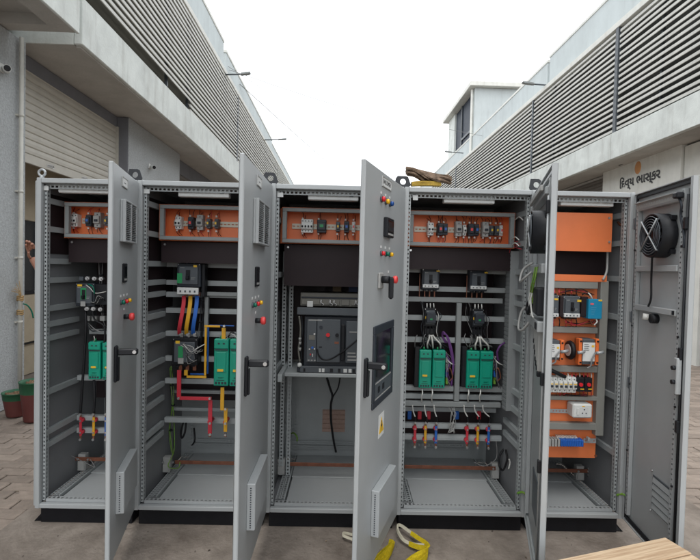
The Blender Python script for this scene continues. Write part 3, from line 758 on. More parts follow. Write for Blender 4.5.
# door 3
e = make_door(2)
plate(e, .35, .52, 2.012, 2.062, 'INCOMER')
for u, m in ((.50, mREDLENS), (.42, mYELLENS), (.34, mBLULENS)): lamp(e, u+.03, 1.945, m, .013)
meter(e, .345, .475, 1.765, 1.865, .022)
for u, m in ((.485, mREDLENS), (.405, mGRNLENS), (.325, mYELLENS)): lamp(e, u+.025, 1.68, m)
b = db(e, 'selector_switch', mLGREY, .475, .555, .0112, .022, 1.505, 1.585, .006)
MB().cyl((-.515, -.0221, 1.55), (-.515, -.060, 1.55), .018, n=14).build('boss', mBLK, b, local=True)
MB().box(-.527, -.503, -.082, -.058, 1.455, 1.565, .008).build('pistol_grip', mBLK, b, local=True)
estop(e, .36, 1.548)
fr = MB()
for q in ((.24, .61, 1.285, 1.325), (.24, .61, .92, .955), (.24, .275, .955, 1.285), (.575, .61, .955, 1.285)): fr.box(-q[1], -q[0], -.020, -.0112, q[2], q[3], .003)
fo = fr.build('breaker_window', mDGREY, e, local=True)
MB().box(-.5748, -.2752, -.0135, -.0113, 1.045, 1.2848).build('pane', mGLASS, fo, local=True)
MB().box(-.5748, -.2752, -.017, -.0113, .9552, 1.0448).build('lower_panel', mMGREY, fo, local=True)
[MB().box(-.57, -.28, -.0185, -.0171, q, q+.006).build('trim_strip', mLGREY, fo, local=True) for q in (1.036, .958)]
for u in (.52, .44): MB().box(-u, -u+.03, -.0195, -.0171, .985, 1.015).build('push_button', mBLK, fo, local=True)
handle(e, .725)
ws = db(e, 'warning_sign', mPAPER, .375, .475, .0112, .0125, .735, .855, .0005)
MB().prism([(-.468, .757), (-.382, .757), (-.425, .838)], -.0138, -.0126).build('triangle', mLAB, ws, local=True)
MB().prism([(-.428, .818), (-.437, .790), (-.427, .792), (-.431, .768), (-.414, .798), (-.424, .796), (-.419, .818)], -.0148, -.0139).build('bolt_symbol', mINK, ws, local=True)
hood(e, .24, .57, .285, .515)
# door 4, seen from its inside
def fan(e, u, z, r, d, spokes=True):
    ring = MB(); nn = 28
    P = lambda rr, y, k: (-u+rr*cos(2*pi*k/nn), y, z+rr*sin(2*pi*k/nn))
    prof_ = [(r, -.004), (r, d), (r*.93, d), (r*.90, d-.01), (r*.90, -.004)]
    vs = [P(rr, y, k) for rr, y in prof_ for k in range(nn)]
    ring.add(vs, [(q*nn+k, q*nn+(k+1) % nn, (q+1)*nn+(k+1) % nn, (q+1)*nn+k) for q in range(4) for k in range(nn)], True)
    f = ring.build('fan', mBLK, e, local=True)
    hb = MB().cyl((-u, 0, z), (-u, d*.7, z), r*.34, n=18).build('hub', mBLK, f, local=True)
    bl = MB()
    for k in range(7):
        a0 = 2*pi*k/7
        q = [(-u+r*.33*cos(a0), d*.2, z+r*.33*sin(a0)), (-u+r*.86*cos(a0), d*.2, z+r*.86*sin(a0)), (-u+r*.86*cos(a0+.7), d*.6, z+r*.86*sin(a0+.7)), (-u+r*.33*cos(a0+.75), d*.6, z+r*.33*sin(a0+.75))]
        q2 = [(x, y+.003, zz) for x, y, zz in q]
        bl.add(q+q2, [(0, 1, 2, 3), (7, 6, 5, 4), (0, 4, 5, 1), (1, 5, 6, 2), (2, 6, 7, 3), (3, 7, 4, 0)])
    bl.build('blades', mDGREY, f, local=True)
    gd = MB()
    for rr in (.38, .5, .62, .74, .86):
        gd.tube([(-u+r*rr*cos(2*pi*k/24), d+.006, z+r*rr*sin(2*pi*k/24)) for k in range(25)], .0022, 5, caps=False)
    for a0 in (pi/4, 3*pi/4, 5*pi/4, 7*pi/4):
        gd.tube([(-u, d+.006, z), (-u+r*1.02*cos(a0), d+.004, z+r*1.02*sin(a0))], .0025, 5)
    gd.build('finger_guard', mMGREY, f, local=True)
    for a0 in (pi/4, 3*pi/4): MB().tube([(-u-r*.98*cos(a0), d+.010, z-r*.98*sin(a0)), (-u+r*.98*cos(a0), d+.0105+.003*(a0 > 1), z+r*.98*sin(a0))], .0035, 6).build('guard_strut', mGALV, f, local=True)
    for a0 in (pi/4, 3*pi/4, 5*pi/4, 7*pi/4): MB().box(-u+r*1.05*cos(a0)-.012, -u+r*1.05*cos(a0)+.012, -.004, d*.3, z+r*1.05*sin(a0)-.012, z+r*1.05*sin(a0)+.012).build('mounting_lug', mBLK, f, local=True)
    return f
e = make_door(3, True, mGREY2)
fan(e, .56, 1.80, .105, .075)
MB().box(-.69, -.06, -.0078, .03, 1.965, 2.0, .003).build('door_rail', mGREY, e, local=True)
MB().box(-.66, -.12, .034, .05, 1.985, 2.012, .003).build('door_lamp', mLGREY, e, local=True)
MB().box(-.69, -.06, -.0078, .035, 1.60, 1.645, .003).build('door_rail', mGREY, e, local=True)
MB().box(-.69, -.06, -.0078, .045, 1.325, 1.375, .003).build('door_rail', mGREY, e, local=True)
for uu in (.62, .66): MB().box(-uu-.008, -uu+.008, .0452, .05, 1.335, 1.365).build('rail_end_plug', mBLK, e, local=True)
mt = MB().box(-.67, -.50, -.0078, .05, 1.40, 1.53, .006).build('meter_case', mBLK, e, local=True)
for k, (m, uu) in enumerate(((mGYWIRE, .47), (mGYWIRE, .56))):
    MB().tube(smooth_path([(-uu, .04, 1.63), (-uu-.01, .05, 1.57), (-uu+.05, .055, 1.50), (-uu+.06, .05, 1.44)], 5), .0042, 6).build('earth_wire', m, e, local=True)
    MB().tube(smooth_path([(-uu+.05, .055, 1.50), (-uu+.055, .06, 1.46), (-uu+.03, .055, 1.40), (-uu, .05, 1.38)], 5), .0042, 6).build('white_wire', mWWIRE, e, local=True)
MB().tube(smooth_path([(-.40, .05, 1.46), (-.37, .06, 1.42), (-.41, .06, 1.39), (-.47, .055, 1.42), (-.50, .05, 1.45)], 5), .013, 6).build('cable_bundle', mBWIRE, e, local=True)
for k in range(7):
    u = .44+.033*k; z1 = 1.26-.022*k+random.uniform(-.01, .01)
    MB().box(-u-.011, -u+.011, .004, .034, z1, 1.322, .003).build('lamp_body', mLGREY, e, local=True)
    MB().box(-u-.012, -u+.012, .002, .036, z1-.025, z1-.001, .003).build('terminal_cap', mBLK, e, local=True)
MB().tube(smooth_path([(-.12, .02, 1.66), (-.10, .07, 1.62), (-.14, .09, 1.55), (-.20, .07, 1.57), (-.2, .02, 1.62)], 5), .007, 6).build('grey_loop', mLGREY, e, local=True)
MB().tube(smooth_path([(-.14, .02, 1.42), (-.11, .07, 1.38), (-.14, .09, 1.28), (-.22, .07, 1.28), (-.24, .02, 1.36)], 5), .007, 6).build('grey_loop', mLGREY, e, local=True)
MB().cyl((-.738, .02, .25), (-.738, .02, 1.95), .005, n=8).build('latch_rod', mGALV, e, local=True)
for z in (1.90, 1.12, .72): MB().box(-.748, -.728, .0142, .03, z-.03, z+.03, .003).build('latch', mBLK, e, local=True)
for z in (1.02, .80, .62, .45): MB().cyl((-.715, .016, z), (-.715, .022, z), .006, n=8).build('screw', mSTEEL, e, local=True)
MB().box(-.55, -.25, -.0078, -.003, .30, .52).build('vent_plate', mMGREY, e, local=True)
# door 5, seen from its inside
e = make_door(4, True)
fan(e, .325, 1.815, .118, .07)
MB().box(-.485, -.08, -.0078, .022, 1.975, 2.01, .003).build('door_rail', mGREY, e, local=True)
MB().perf((-.50, .034, 1.985), (1, 0, 0), (0, 0, 1), .42, .03, .025, .008).box(-.50, -.08, .0345, .05, 2.0151, 2.018).build('door_lamp', mLGREY, e, local=True)
MB().box(-.53, -.49, .02, .06, 1.985, 2.015, .006).build('lamp_socket', mBLK, e, local=True)
for z in (1.64, 1.415):
    MB().box(-.485, -.078, -.0078, .022, z-.016, z+.016, .003).build('door_rail', mGREY, e, local=True)
MB().box(-.483, -.462, .0222, .024, 1.405, 1.425).build('rail_end_plug', mBLK, e, local=True)
MB().tube(smooth_path([(-.33, .06, 1.70), (-.31, .05, 1.66), (-.27, .03, 1.58), (-.275, .03, 1.48), (-.25, .03, 1.43)], 5), .006, 6).build('fan_cable', mBWIRE, e, local=True)
MB().tube(smooth_path([(-.49, .03, 2.0), (-.52, .03, 1.95), (-.50, .02, 1.90), (-.535, .02, 1.80), (-.535, .02, 1.74)], 5), .006, 6).build('lamp_cable', mDGREY, e, local=True)
b = MB().cyl((-.27, -.0078, 1.365), (-.27, .025, 1.365), .026, n=16).build('plug_socket', mBLK, e, local=True)
MB().cyl((-.245, .0252, 1.37), (-.235, .05, 1.372), .018, n=12).build('plug', mWWIRE, b, local=True)
gv = MB().box(-.48, -.30, -.0078, -.002, .325, .515, .001).build('grille', mMGREY, e, local=True)
for k in range(5): MB().prism([(-.0018, .331+k*.036), (.002, .332+k*.036), (.003, .334+k*.036), (-.0018, .361+k*.036)], -.474, -.306, 'x').build('grille_slat', mGREY2, gv, local=True)
for q in ((.285, .31), (.285, .53), (.495, .31), (.495, .53)): MB().cyl((-q[0], -.0078, q[1]), (-q[0], -.002, q[1]), .006, n=8).build('screw', mSTEEL, e, local=True)
MB().cyl((-.548, .016, .20), (-.548, .016, 2.0), .006, n=8).build('latch_rod', mBLK, e, local=True)
for z in (1.86, 1.22, .86): 
    MB().box(-.557, -.535, .0142, .03, z-.03, z+.03, .003).build('latch', mBLK, e, local=True)
lk = MB().box(-.555, -.525, .0142, .04, 1.02, 1.20, .004).build('lock_case', mGALV, e, local=True)
[MB().cyl((-.54, .041, zq), (-.54, .055, zq), .011, n=10).build('lock_cam', mBLK, lk, local=True) for zq in (1.08, 1.15)]
for z in (.55, .95, 1.3, 1.75): [MB().cyl((xq, .0162, z), (xq, .022, z), .006, n=8).build('screw', mBLK, e, local=True) for xq in (-.515, -.052)]
# hinges of the two right doors
for z in (1.22+.13, 1.93-.02, .95):
    MB().box(3.585, 3.612, -.028, -.001, z-.035, z+.035, .004).cyl((3.603, -.02, z-.045), (3.603, -.02, z+.045), .010, n=10).build('hinge', mMGREY, cabs[4])
for ci, (px, py) in ((3, (522, 494)), (4, (622, 496))):
    x, _ = W(px, py, -.0)
    o = wire(cabs[ci], 'earth_wire', mGYWIRE, [(x-.02, .02, .24), (x, -.01, .262), (x+.02, -.03, .245), (x+.035, -.05, .20), (x+.06, -.06, .17)], .007, 6)

# ---- component makers (inside the cabinets)
def breaker(par, px0, py0, px1, py1, Y, m=mDGREY, patch=None, cover=None, lab=None, toggle=True, terms=3, d=.09):
    x0, zt = W(px0, py0, Y); x1, zb = W(px1, py1, Y); w_, h_ = x1-x0, zt-zb
    b = bx(par, 'circuit_breaker', m, x0, x1, Y+.012, Y+d, zb, zt, .004)
    f = bx(b, 'face_plate', m if m is mMGREY else mMGREY, x0+w_*.1, x1-w_*.1, Y, Y+.0118, zb+h_*.12, zt-h_*.12, .003)
    if toggle:
        MB().box(x0+w_*.40, x0+w_*.58, Y-.004, Y-.0001, zb+h_*.30, zb+h_*.72).build('toggle_slot', mBLK, b)
        MB().box(x0+w_*.43, x0+w_*.55, Y-.024, Y-.0041, zb+h_*.34, zb+h_*.48, .003).build('toggle', mBLK, b)
    if patch: MB().box(x0+w_*patch[0], x0+w_*patch[1], Y-.0025, Y-.0001, zb+h_*patch[2], zb+h_*patch[3]).build('status_patch', mGREEN2, b)
    if lab: MB().box(x0+w_*lab[0], x0+w_*lab[1], Y-.0025, Y-.0001, zb+h_*lab[2], zb+h_*lab[3]).build('yellow_label', mLAB, b)
    if cover:
        cv = MB().box(x0+w_*.04, x1-w_*.06, Y-.003, Y+.0115, zb+h_*cover[0], zb+h_*cover[1], .002).build('terminal_cover', mLAMP, b)
        for k in range(4): MB().box(x0+w_*(.15+.2*k), x0+w_*(.15+.2*k+.07), Y-.0042, Y-.0031, zb+h_*(cover[0]+.3*(cover[1]-cover[0])), zb+h_*(cover[0]+.6*(cover[1]-cover[0]))).build('marking', mMGREY, cv)
    if w_ > .05:
        for q0, q1, qz in ((.16, .34, .80), (.62, .80, .40), (.62, .76, .34)): MB().box(x0+w_*q0, x0+w_*q1, Y-.001, Y-.0002, zb+h_*qz, zb+h_*qz+.0022).build('print_line', mLGREY, b)
        for q in (.06, .94): MB().cyl((x0+w_*q, Y+.0118, zt-.008), (x0+w_*q, Y+.0095, zt-.008), .003, n=8).build('screw', mSTEEL, b)
    for k in range(terms):
        xx = x0+w_*(.2+.6*k/max(1, terms-1))
        [MB().box(xx-w_*.07, xx+w_*.07, Y+.02, Y+.06, q, q+.0098).build('terminal', mBLK, b) for q in (zt+.0002, zb-.010)]
    return b, (x0, x1, zb, zt)
def green_module(par, px0, py0, px1, py1, Y, label=True, d=.13):
    x0, zt = W(px0, py0, Y); x1, zb = W(px1, py1, Y); w_, h_ = x1-x0, zt-zb
    b = bx(par, 'thyristor_module', mGREEN, x0, x1, Y+.006, Y+d*.45, zb, zt, .004)
    bx(b, 'heat_sink', mBLK, x0+.003, x1-.003, Y+d*.45+.0002, Y+d, zb+.006, zt-.004, .002)
    bx(b, 'top_cap', mGREEN, x0+.001, x1-.001, Y, Y+.0058, zt-h_*.20, zt-.003, .003)
    bx(b, 'front_panel', mGREEN, x0+w_*.17, x1-w_*.17, Y+.001, Y+.0058, zb+h_*.30, zt-h_*.28, .002)
    mb = MB(); mb.box(x0+w_*.06, x1-w_*.06, Y+.0035, Y+.0057, zt-h_*.245, zt-h_*.215)
    mb.box(x0+w_*.26, x0+w_*.40, Y-.0015, Y-.0002, zt-h_*.11, zt-h_*.08); mb.box(x0+w_*.60, x0+w_*.74, Y-.0015, Y-.0002, zt-h_*.11, zt-h_*.08)
    for k in range(4): mb.box(x0+w_*(.10+.21*k), x0+w_*(.10+.21*k+.14), Y+.004, Y+.0058, zb+h_*.035, zb+h_*.085)
    mb.box(x0+w_*.2, x0+w_*.72, Y+.0045, Y+.0058, zb+h_*.115, zb+h_*.125)
    tag(mb.build('vent_slots', mDGREY, b), kind='stuff')
    for q0, q1, qz in ((.14, .86, .755), (.30, .70, .18), (.30, .60, .165)): MB().box(x0+w_*q0, x0+w_*q1, (Y if qz > .7 else Y+.004)+.0002, Y+.0062, zb+h_*qz, zb+h_*qz+.0025).build('print_line', mGRNLENS, b)
    if label: MB().box(x0+w_*.26, x0+w_*.66, Y-.0006, Y+.0008, zb+h_*.31, zb+h_*.36).build('yellow_label', mLAB, b)
    MB().cyl((x0+w_*.4, Y+.03, zt), (x0+w_*.4, Y+.03, zt+.018), .006, n=8).build('terminal', mGREEN2, b)
    return b
def mcb(par, x, z, Y, w_=.03, h_=.085, m=None, poles=1, tog=mBLK, name='miniature_breaker'):
    m = m or mLAMP
    b = bx(par, name, m, x, x+w_, Y-.03, Y+.03, z-h_/2, z+h_/2, .003)
    bx(b, 'nose', m, x+.0015, x+w_-.0015, Y-.046, Y-.0302, z-h_*.24, z+h_*.26, .003)
    for k in range(poles):
        xa = x+w_*(k+.25)/poles; xb = x+w_*(k+.78)/poles
        MB().box(xa, xb, Y-.054, Y-.0462, z-h_*.12, z+h_*.03, .002).build('toggle', tog, b)
        [MB().cyl(((xa+xb)/2, Y-.031, z+h_*q), ((xa+xb)/2, Y-.0302, z+h_*q), .004, n=8).build('screw', mDGREY, b) for q in (.36, -.36)]
    return b
def relay(par, x, z, Y, w_=.036, h_=.08, body=mDGREY, patch=mLAB):
    b = bx(par, 'control_relay', body, x, x+w_, Y-.035, Y+.03, z-h_/2, z+h_/2, .003)
    bx(b, 'front', body, x+.004, x+w_-.004, Y-.05, Y-.0352, z-h_*.3, z+h_*.3, .003)
    MB().box(x+w_*.3, x+w_*.7, Y-.052, Y-.0502, z-h_*.1, z+h_*.12).build('dial', patch, b)
    return b
def inst_box(i, x0, x1, z0, z1, items):
    """orange instrument tray with grey frame, rail and the little devices clipped on it"""
    c = cabs[i]; Y = .185
    t = MB(); t.box(x0, x1, Y+.12, Y+.123, z0, z1); t.box(x0, x0+.003, Y+.01, Y+.1198, z0, z1); t.box(x1-.003, x1, Y+.01, Y+.1198, z0, z1)
    t.box(x0+.0031, x1-.0031, Y+.01, Y+.1198, z1-.003, z1); t.box(x0+.0031, x1-.0031, Y+.01, Y+.1198, z0, z0+.003); t.box(x0-.018, x0-.0002, Y+.075, Y+.078, z0+.0, z1)
    t.build('instrument_tray', mORANGE, c)
    fr = MB(); tk = .027
    fr.box(x0+.006, x1-.006, Y-.002, Y+.03, z1-tk, z1-.0035, .002); fr.box(x0+.006, x1-.006, Y-.002, Y+.03, z0+.0035, z0+tk, .002)
    fr.box(x0+.006, x0+.006+tk, Y-.001, Y+.03, z0+tk+.0002, z1-tk-.0002, .002); fr.box(x1-.006-tk, x1-.006, Y-.001, Y+.03, z0+tk+.0002, z1-tk-.0002, .002)
    fr.build('tray_frame', mFRAME, c)
    zc = (z0+z1)/2+.004; Yr = Y+.10
    dr_ = MB().perf((x0+.055, Yr+.012, zc-.0175), (1, 0, 0), (0, 0, 1), x1-x0-.11, .035, .025, .006, .015); dr_.box(x0+.055, x1-.055, Yr+.0121, Yr+.0195, zc-.0175, zc-.016).box(x0+.055, x1-.055, Yr+.0121, Yr+.0195, zc+.016, zc+.0175)
    dr_.build('din_rail', mat('din_zinc', (.50, .48, .40), .45, .2), c)
    for (kind, px) in items:
        x, _ = W(px, 225, Yr-.04)
        if kind == 'm2': mcb(c, x, zc, Yr, .040, .085, mWHITE, 2)
        elif kind == 'm1': mcb(c, x, zc-.003, Yr, .022, .072, mWHITE, 1)
        elif kind == 'm4': mcb(c, x, zc, Yr, .078, .09, mWHITE, 4)
        elif kind == 'c': mcb(c, x, zc+.006, Yr, .042, .10, mLGREY, 1, mDGREY, 'contactor')
        elif kind == 'r': relay(c, x, zc, Yr, .036, .08, mDGREY, mESTOP)
        elif kind == 'b': relay(c, x, zc, Yr, .034, .075, mDGREY, mBLUE)
        elif kind == 'g': relay(c, x, zc, Yr, .060, .085, mDGREY, mGREEN2)
        elif kind == 't': relay(c, x, zc, Yr, .026, .065, mMGREY, mLAB)
        elif kind == 'w': relay(c, x, zc, Yr, .022, .07, mLAMP, mESTOP)
        for s_ in (1, -1):
            for q in range(2):
                xx = x+.008+.016*q; L_ = random.uniform(.030, .062); zs = zc+s_*.042
                wire(c, 'wire', random.choice([mBWIRE, mBWIRE, mRED, mDGREY]), [(xx, Yr-.01, zs), (xx+random.uniform(-.006, .006), Yr-.012, zs+s_*L_*.5), (xx+random.uniform(-.014, .014), Yr+.012, zs+s_*L_)], .0019, 4, 3)
        [MB().box(x+.004, x+.014, Yr-.02, Yr-.008, zc+q, zc+q+.011).build('ferrule', mWWIRE, c) for q in (.043, -.054)]
ZT = 1.985; ZB = 1.755
inst_box(0, .050, .548, ZB, ZT, [('m2', 70), ('b', 85), ('c', 93), ('t', 104), ('r', 113)])
inst_box(1, .655, 1.345, ZB, ZT, [('m2', 174.5), ('r', 187.5), ('c', 196), ('t', 206), ('t', 214), ('m1', 245)])
inst_box(2, 1.44, 2.145, ZB, ZT, [('m4', 301), ('g', 317), ('t', 336), ('b', 344), ('w', 352), ('m2', 370)])
inst_box(3, 2.255, 2.945, ZB, ZT, [('m2', 428), ('r', 438), ('b', 443), ('c', 456), ('m1', 463.5), ('r', 469), ('b', 474.5), ('c', 483), ('t', 490), ('t', 495.5), ('w', 500)])
# brown insulating sheets under the trays and behind the equipment
for i, px in ((0, (62, 262.5)), (1, (158, 263)), (2, (281, 286)), (3, (410, 269.5))):
    zb = W(px[0]+30, px[1], .235)[1]
    bx(cabs[i], 'insulating_sheet', mBAK, XB[i]+.055, XB[i+1]-.055, .235, .239, zb, ZB-.006, 0)
    MB().cyl((XB[i]+.08, .225, ZB-.025), (XB[i]+.08, .234, ZB-.025), .007, n=8).build('bolt', mSTEEL, cabs[i])
    bx(cabs[i], 'barrier_sheet', mBAK, XB[i]+.065, XB[i+1]-.065, .56, .564, (.62, .62, .93, .40)[i], 2.03, 0)
    bx(cabs[i], 'side_barrier', mBAK, XB[i]+.0125, XB[i]+.0145, .07, .55, 1.30 if i else 1.65, 2.02, 0)
# ---- side rails
def zs(px, ys, x):       # heights of a row of rail ends read on the side wall at the front upright
    out = []
    for y in ys:
        d = ray(px, y); t = (x-CX)/d.x; out.append((CP+d*t).z)
    return out
for z in zs(46, (200, 228.5, 261, 280.5, 309, 325, 339, 393, 433, 446), .03): s_rail(cabs[0], .0105, 1, .062, .40 if z < 1.5 else .30, z)
for z in zs(146, (203, 233, 263.5, 283, 295.5, 318, 341, 368, 394, 409, 437, 447), .63): s_rail(cabs[1], .6165, 1, .062, .36, z)
for z in zs(519.5, (215, 244, 272, 292.5, 304, 324, 349, 396, 415, 435, 449), 2.97): s_rail(cabs[3], 2.9895, -1, .062, .36, z)
for z in zs(623, (215, 243, 279, 318.5, 350.5, 401.5, 460), 3.565): s_rail(cabs[4], 3.5895, -1, .062, .70, z)
for z in (1.9, 1.55, .93): s_rail(cabs[2], 1.4105, 1, .07, .70, z)
# ---- cross rails (read on the plane of the rails)
def xr(i, px, pys, Y, xa=None, xb=None, h=.034, m=None):
    for y in pys:
        z = W(px, y, Y)[1]; c_rail(cabs[i], xa if xa is not None else XB[i]+.036, xb if xb is not None else XB[i+1]-.036, Y, z, h, .03, m)
xr(0, 90, (378, 418, 430.5), .372, .036, .56)
xr(0, 95, (331.5,), .40, .10, .56, .034)
xr(1, 200, (265, 283, 295, 311, 334, 359, 381.5, 420.5), .372)
xr(1, 200, (392, 409.5), .50, h=.022)
xr(3, 460, (271, 289.5, 318.5, 340.5, 389, 397, 426.5, 438), .372)
xr(3, 460, (410,), .50, h=.03)
# raised grey equipment frame in the fourth cabinet and short one in the second
Yf = .335
def gframe(i, boxes):
    mb = MB()
    for q in boxes:
        x0, _ = W(q[0], (q[1]+q[3])/2, Yf); x1, _ = W(q[2], (q[1]+q[3])/2, Yf); _, zb = W((q[0]+q[2])/2, q[3], Yf); _, zt = W((q[0]+q[2])/2, q[1], Yf)
        mb.box(x0, x1, Yf, Yf+.03, zb, zt, .003)
    mb.build('equipment_frame', mFRAME, cabs[i])
gframe(3, [(405, 297.6, 503, 302.6), (455.6, 302.9, 460.6, 401.7), (404, 402, 501, 407)])
gframe(1, [(203.5, 292.5, 262, 296.5), (204, 296.8, 208, 337)])

# ================= cabinet 1
c = cabs[0]; Y = .26
b, r4 = breaker(c, 74.5, 283, 93.5, 306.5, Y, patch=(.33, .62, .30, .80), lab=(.16, .40, .86, .95), terms=0)
MB().box(W(80.8, 301, Y)[0], W(85.6, 301, Y)[0], Y-.003, Y-.0002, W(80, 306.2, Y)[1], W(80, 301.3, Y)[1]).build('rating_tag', mLGREY, b)
bx(c, 'contact_block', mBLK, W(94, 300, Y)[0], W(107, 300, Y)[0], Y+.01, Y+.09, r4[2]+.01, r4[3]-.005, .004)
for k, (px, py) in enumerate(((80, 278.8), (86.5, 278.5), (93.5, 278.7), (100.3, 279), (86, 309), (92.5, 309), (99.5, 309.5))):
    x, z = W(px, py, Y)
    if k == 0: MB().box(x-.014, x+.014, Y+.01, Y+.03, z-.014, z+.014, .003).build('terminal_block', mMGREY, c)
    else: MB().cyl((x, Y+.04, z), (x, Y+.005, z), .013, n=10).cyl((x, Y+.0049, z), (x, Y-.006, z), .008, n=6).build('terminal_stud', mSTEEL, c)
wire(c, 'control_wire', mWWIRE, [WP(86, 285, Y-.01), WP(90, 288, Y-.03), WP(95, 293, Y-.02), WP(102, 292.5, Y-.02), WP(106, 291.5, Y)], .003)
wire(c, 'control_wire', mGRNLENS, [WP(88, 284, Y-.01), WP(93, 287, Y-.03), WP(94.5, 294, Y-.02)], .005)
for px in (86.5, 93.5, 101.5): wb(c, 'tie_block', mLGREY, px-2, 316, px+3, 321, .33, .36)
green_module(c, 88, 342, 99.8, 379.8, Y); green_module(c, 102, 342.5, 113.5, 380.2, Y)
wire(c, 'power_cable', mBWIRE, [WP(85.5, 311, Y+.02), WP(86, 325, Y), WP(84.8, 350, Y+.0), WP(82, 390, Y), WP(80.5, 413, Y)], .0085, 8)
wire(c, 'power_cable', mBWIRE, [WP(92.5, 311, Y+.03), WP(95, 320, Y+.03), WP(104.5, 327, Y+.02), WP(104, 345, Y+.01)], .006, 8)
wire(c, 'power_cable', mBWIRE, [WP(94, 380, Y+.03), WP(94.5, 395, Y+.01), WP(94, 413, Y)], .0085, 8)
wire(c, 'power_cable', mBWIRE, [WP(106, 380, Y+.03), WP(106.5, 395, Y+.01), WP(106.5, 413, Y)], .0085, 8)
wire(c, 'control_wire', mGRWIRE, [WP(88, 323, Y+.06), WP(96, 330, Y), WP(102, 332, Y)], .003)
wire(c, 'control_wire', mWWIRE, [WP(94, 336, Y), WP(94.5, 339, Y), WP(94, 342, Y+.02)], .003)
wire(c, 'control_wire', mGRWIRE, [WP(70, 455, .36), WP(88, 464, .35), WP(95, 467, .33), WP(90, 459, .33)], .002)
def link(i, px, top, bot, m, Y=.345, w_=.017):
    """short insulated copper link across two rails, on two red post insulators"""
    x, zt = W(px, top, Y); _, zb = W(px, bot, Y); h = zt-zb
    o = MB().box(x-w_/2, x+w_/2, Y-.006, Y, zb+h*.16, zt-h*.14, .002).build('busbar_link', m, cabs[i])
    MB().box(x-w_*.36, x+w_*.36, Y-.0055, Y-.0005, zb, zt, .001).build('copper_tip', mCOPPER, o)
    for q in (.28, .72):
        MB().cyl((x, Y+.0002, zb+h*q), (x, Y+.026, zb+h*q), .013, .016, 12).build('insulator', mRED, o)
        MB().cyl((x, Y-.0062, zb+h*q), (x, Y-.012, zb+h*q), .006, n=6).build('bolt', mSTEEL, o)
    for q in (.03, .97): MB().cyl((x, Y-.0057, zb+h*q), (x, Y-.014, zb+h*q), .008, n=8).build('bolt', mSTEEL, o)
for px, m in ((81, mRED), (94, mYEL), (106.3, mBLUE)): link(0, px, 413, 440, m)
# ================= cabinet 2
c = cabs[1]; Y = .26
breaker(c, 176.5, 263, 200, 287.5, Y, patch=(.04, .25, .16, .58), cover=(-.30, -.02), lab=(.72, .86, .84, .93), terms=3)
bx(c, 'aux_contact', mBLK, W(201, 275, Y)[0], W(204, 275, Y)[0], Y+.02, Y+.08, W(202, 297, Y)[1], W(202, 264, Y)[1])
breaker(c, 171.5, 338.5, 197, 366, Y, m=mBLK, patch=(.27, .45, .30, .72), lab=(.16, .32, .82, .92), toggle=False)
MB().box(W(178, 366, Y)[0], W(183.5, 366, Y)[0], Y-.003, Y-.0003, W(180, 363.5, Y)[1], W(180, 358, Y)[1]).build('rating_tag', mLGREY, c)
for (a0, a1, m) in ((184, 179.5, mRED), (190.5, 186.5, mYEL), (197, 193.2, mBLUE)):
    P = [WP(a0, 296, Y+.04), WP(a0-.3, 304, Y+.02), WP((a0+a1)/2-.4, 318, Y+.0), WP(a1, 328, Y+.01), WP(a1, 334, Y+.04)]
    P = smooth_path(P, 5); MB().ribbon(P, Vector((.0125, 0, 0)), .008).build('flexible_busbar', m, c)
    x, z = W(a0, 294.5, Y); MB().box(x-.009, x+.009, Y+.037, Y+.043, z-.012, z+.012).build('copper_lug', mCOPPER, c)
    x, z = W(a1, 335, Y); MB().cyl((x, Y+.03, z), (x, Y+.015, z), .009, n=8).box(x-.01, x+.01, Y+.031, Y+.05, z-.02, z+.01).build('terminal_stud', mSTEEL, c)
wire(c, 'control_wire', mWWIRE, [WP(183, 344, Y-.01), WP(186, 347, Y-.03), WP(191, 352, Y-.03), WP(196, 349, Y-.03), WP(205, 344, Y)], .003)
wire(c, 'control_wire', mGRWIRE, [WP(184, 343, Y-.01), WP(187, 352, Y-.03), WP(194, 353, Y-.03), WP(198, 346, Y-.02)], .003)
wire(c, 'control_wire', mGRWIRE, [WP(189, 358, Y-.01), WP(193, 353, Y-.02), WP(195, 360, Y-.01)], .002)
for px, m in ((178.8, mRED), (185.8, mYEL), (193, mBLUE)):
    x, z = W(px, 367, Y); MB().box(x-.011, x+.011, Y+.03, Y+.034, z-.03, z+.012).build('copper_lug', mCOPPER, c)
def wbar(m, px0, py0, px1, py1, Yb=.27, d=.007):
    return wb(c, 'busbar', m, px0, py0, px1, py1, Yb, Yb+d, .0015)
wbar(mRED, 176.8, 370, 181, 396.5, .28); wbar(mRED, 177, 396.8, 211.4, 400.2, .271); wbar(mRED, 208, 400.5, 212, 434, .28)
wbar(mYEL, 184, 370, 187.6, 375.5, .285); wbar(mYEL, 186.5, 375.8, 206.2, 378.2, .262); wbar(mYEL, 204.3, 327.5, 206.4, 375.6, .262); wbar(mYEL, 204.3, 325.2, 220, 327.3, .262)
wbar(mYEL, 221.6, 328, 225.6, 340, .275); wbar(mYEL, 220.3, 387.5, 224, 410.5, .28); wbar(mYEL, 223.7, 408.5, 227.2, 432, .268)
wbar(mBLUE, 190, 373.5, 206, 374.8, .30); wbar(mBLUE, 207, 326, 208.6, 374, .30); wbar(mBLUE, 208.8, 325, 234, 326.2, .30)
for px, py in ((178.5, 398.3), (209.8, 398.5), (210, 423.3), (210, 434.6), (225.5, 409), (225.5, 423.5), (225.3, 435), (224.2, 326)):
    x, z = W(px, py, .262); MB().cyl((x, .256, z), (x, .266, z), .008, n=8).build('bolt', mSTEEL, c)
for px in (210, 225.4):
    x, z = W(px, 421.5, .30); MB().cyl((x, .287, z), (x, .36, z), .014, n=12).build('insulator', mRED, c)
    x, z = W(px, 435, .28); MB().box(x-.008, x+.008, .276, .281, z-.012, z+.012).build('copper_tip', mCOPPER, c)
green_module(c, 214, 339, 228, 386.3, Y); green_module(c, 229.8, 339.3, 243.5, 386.8, Y)
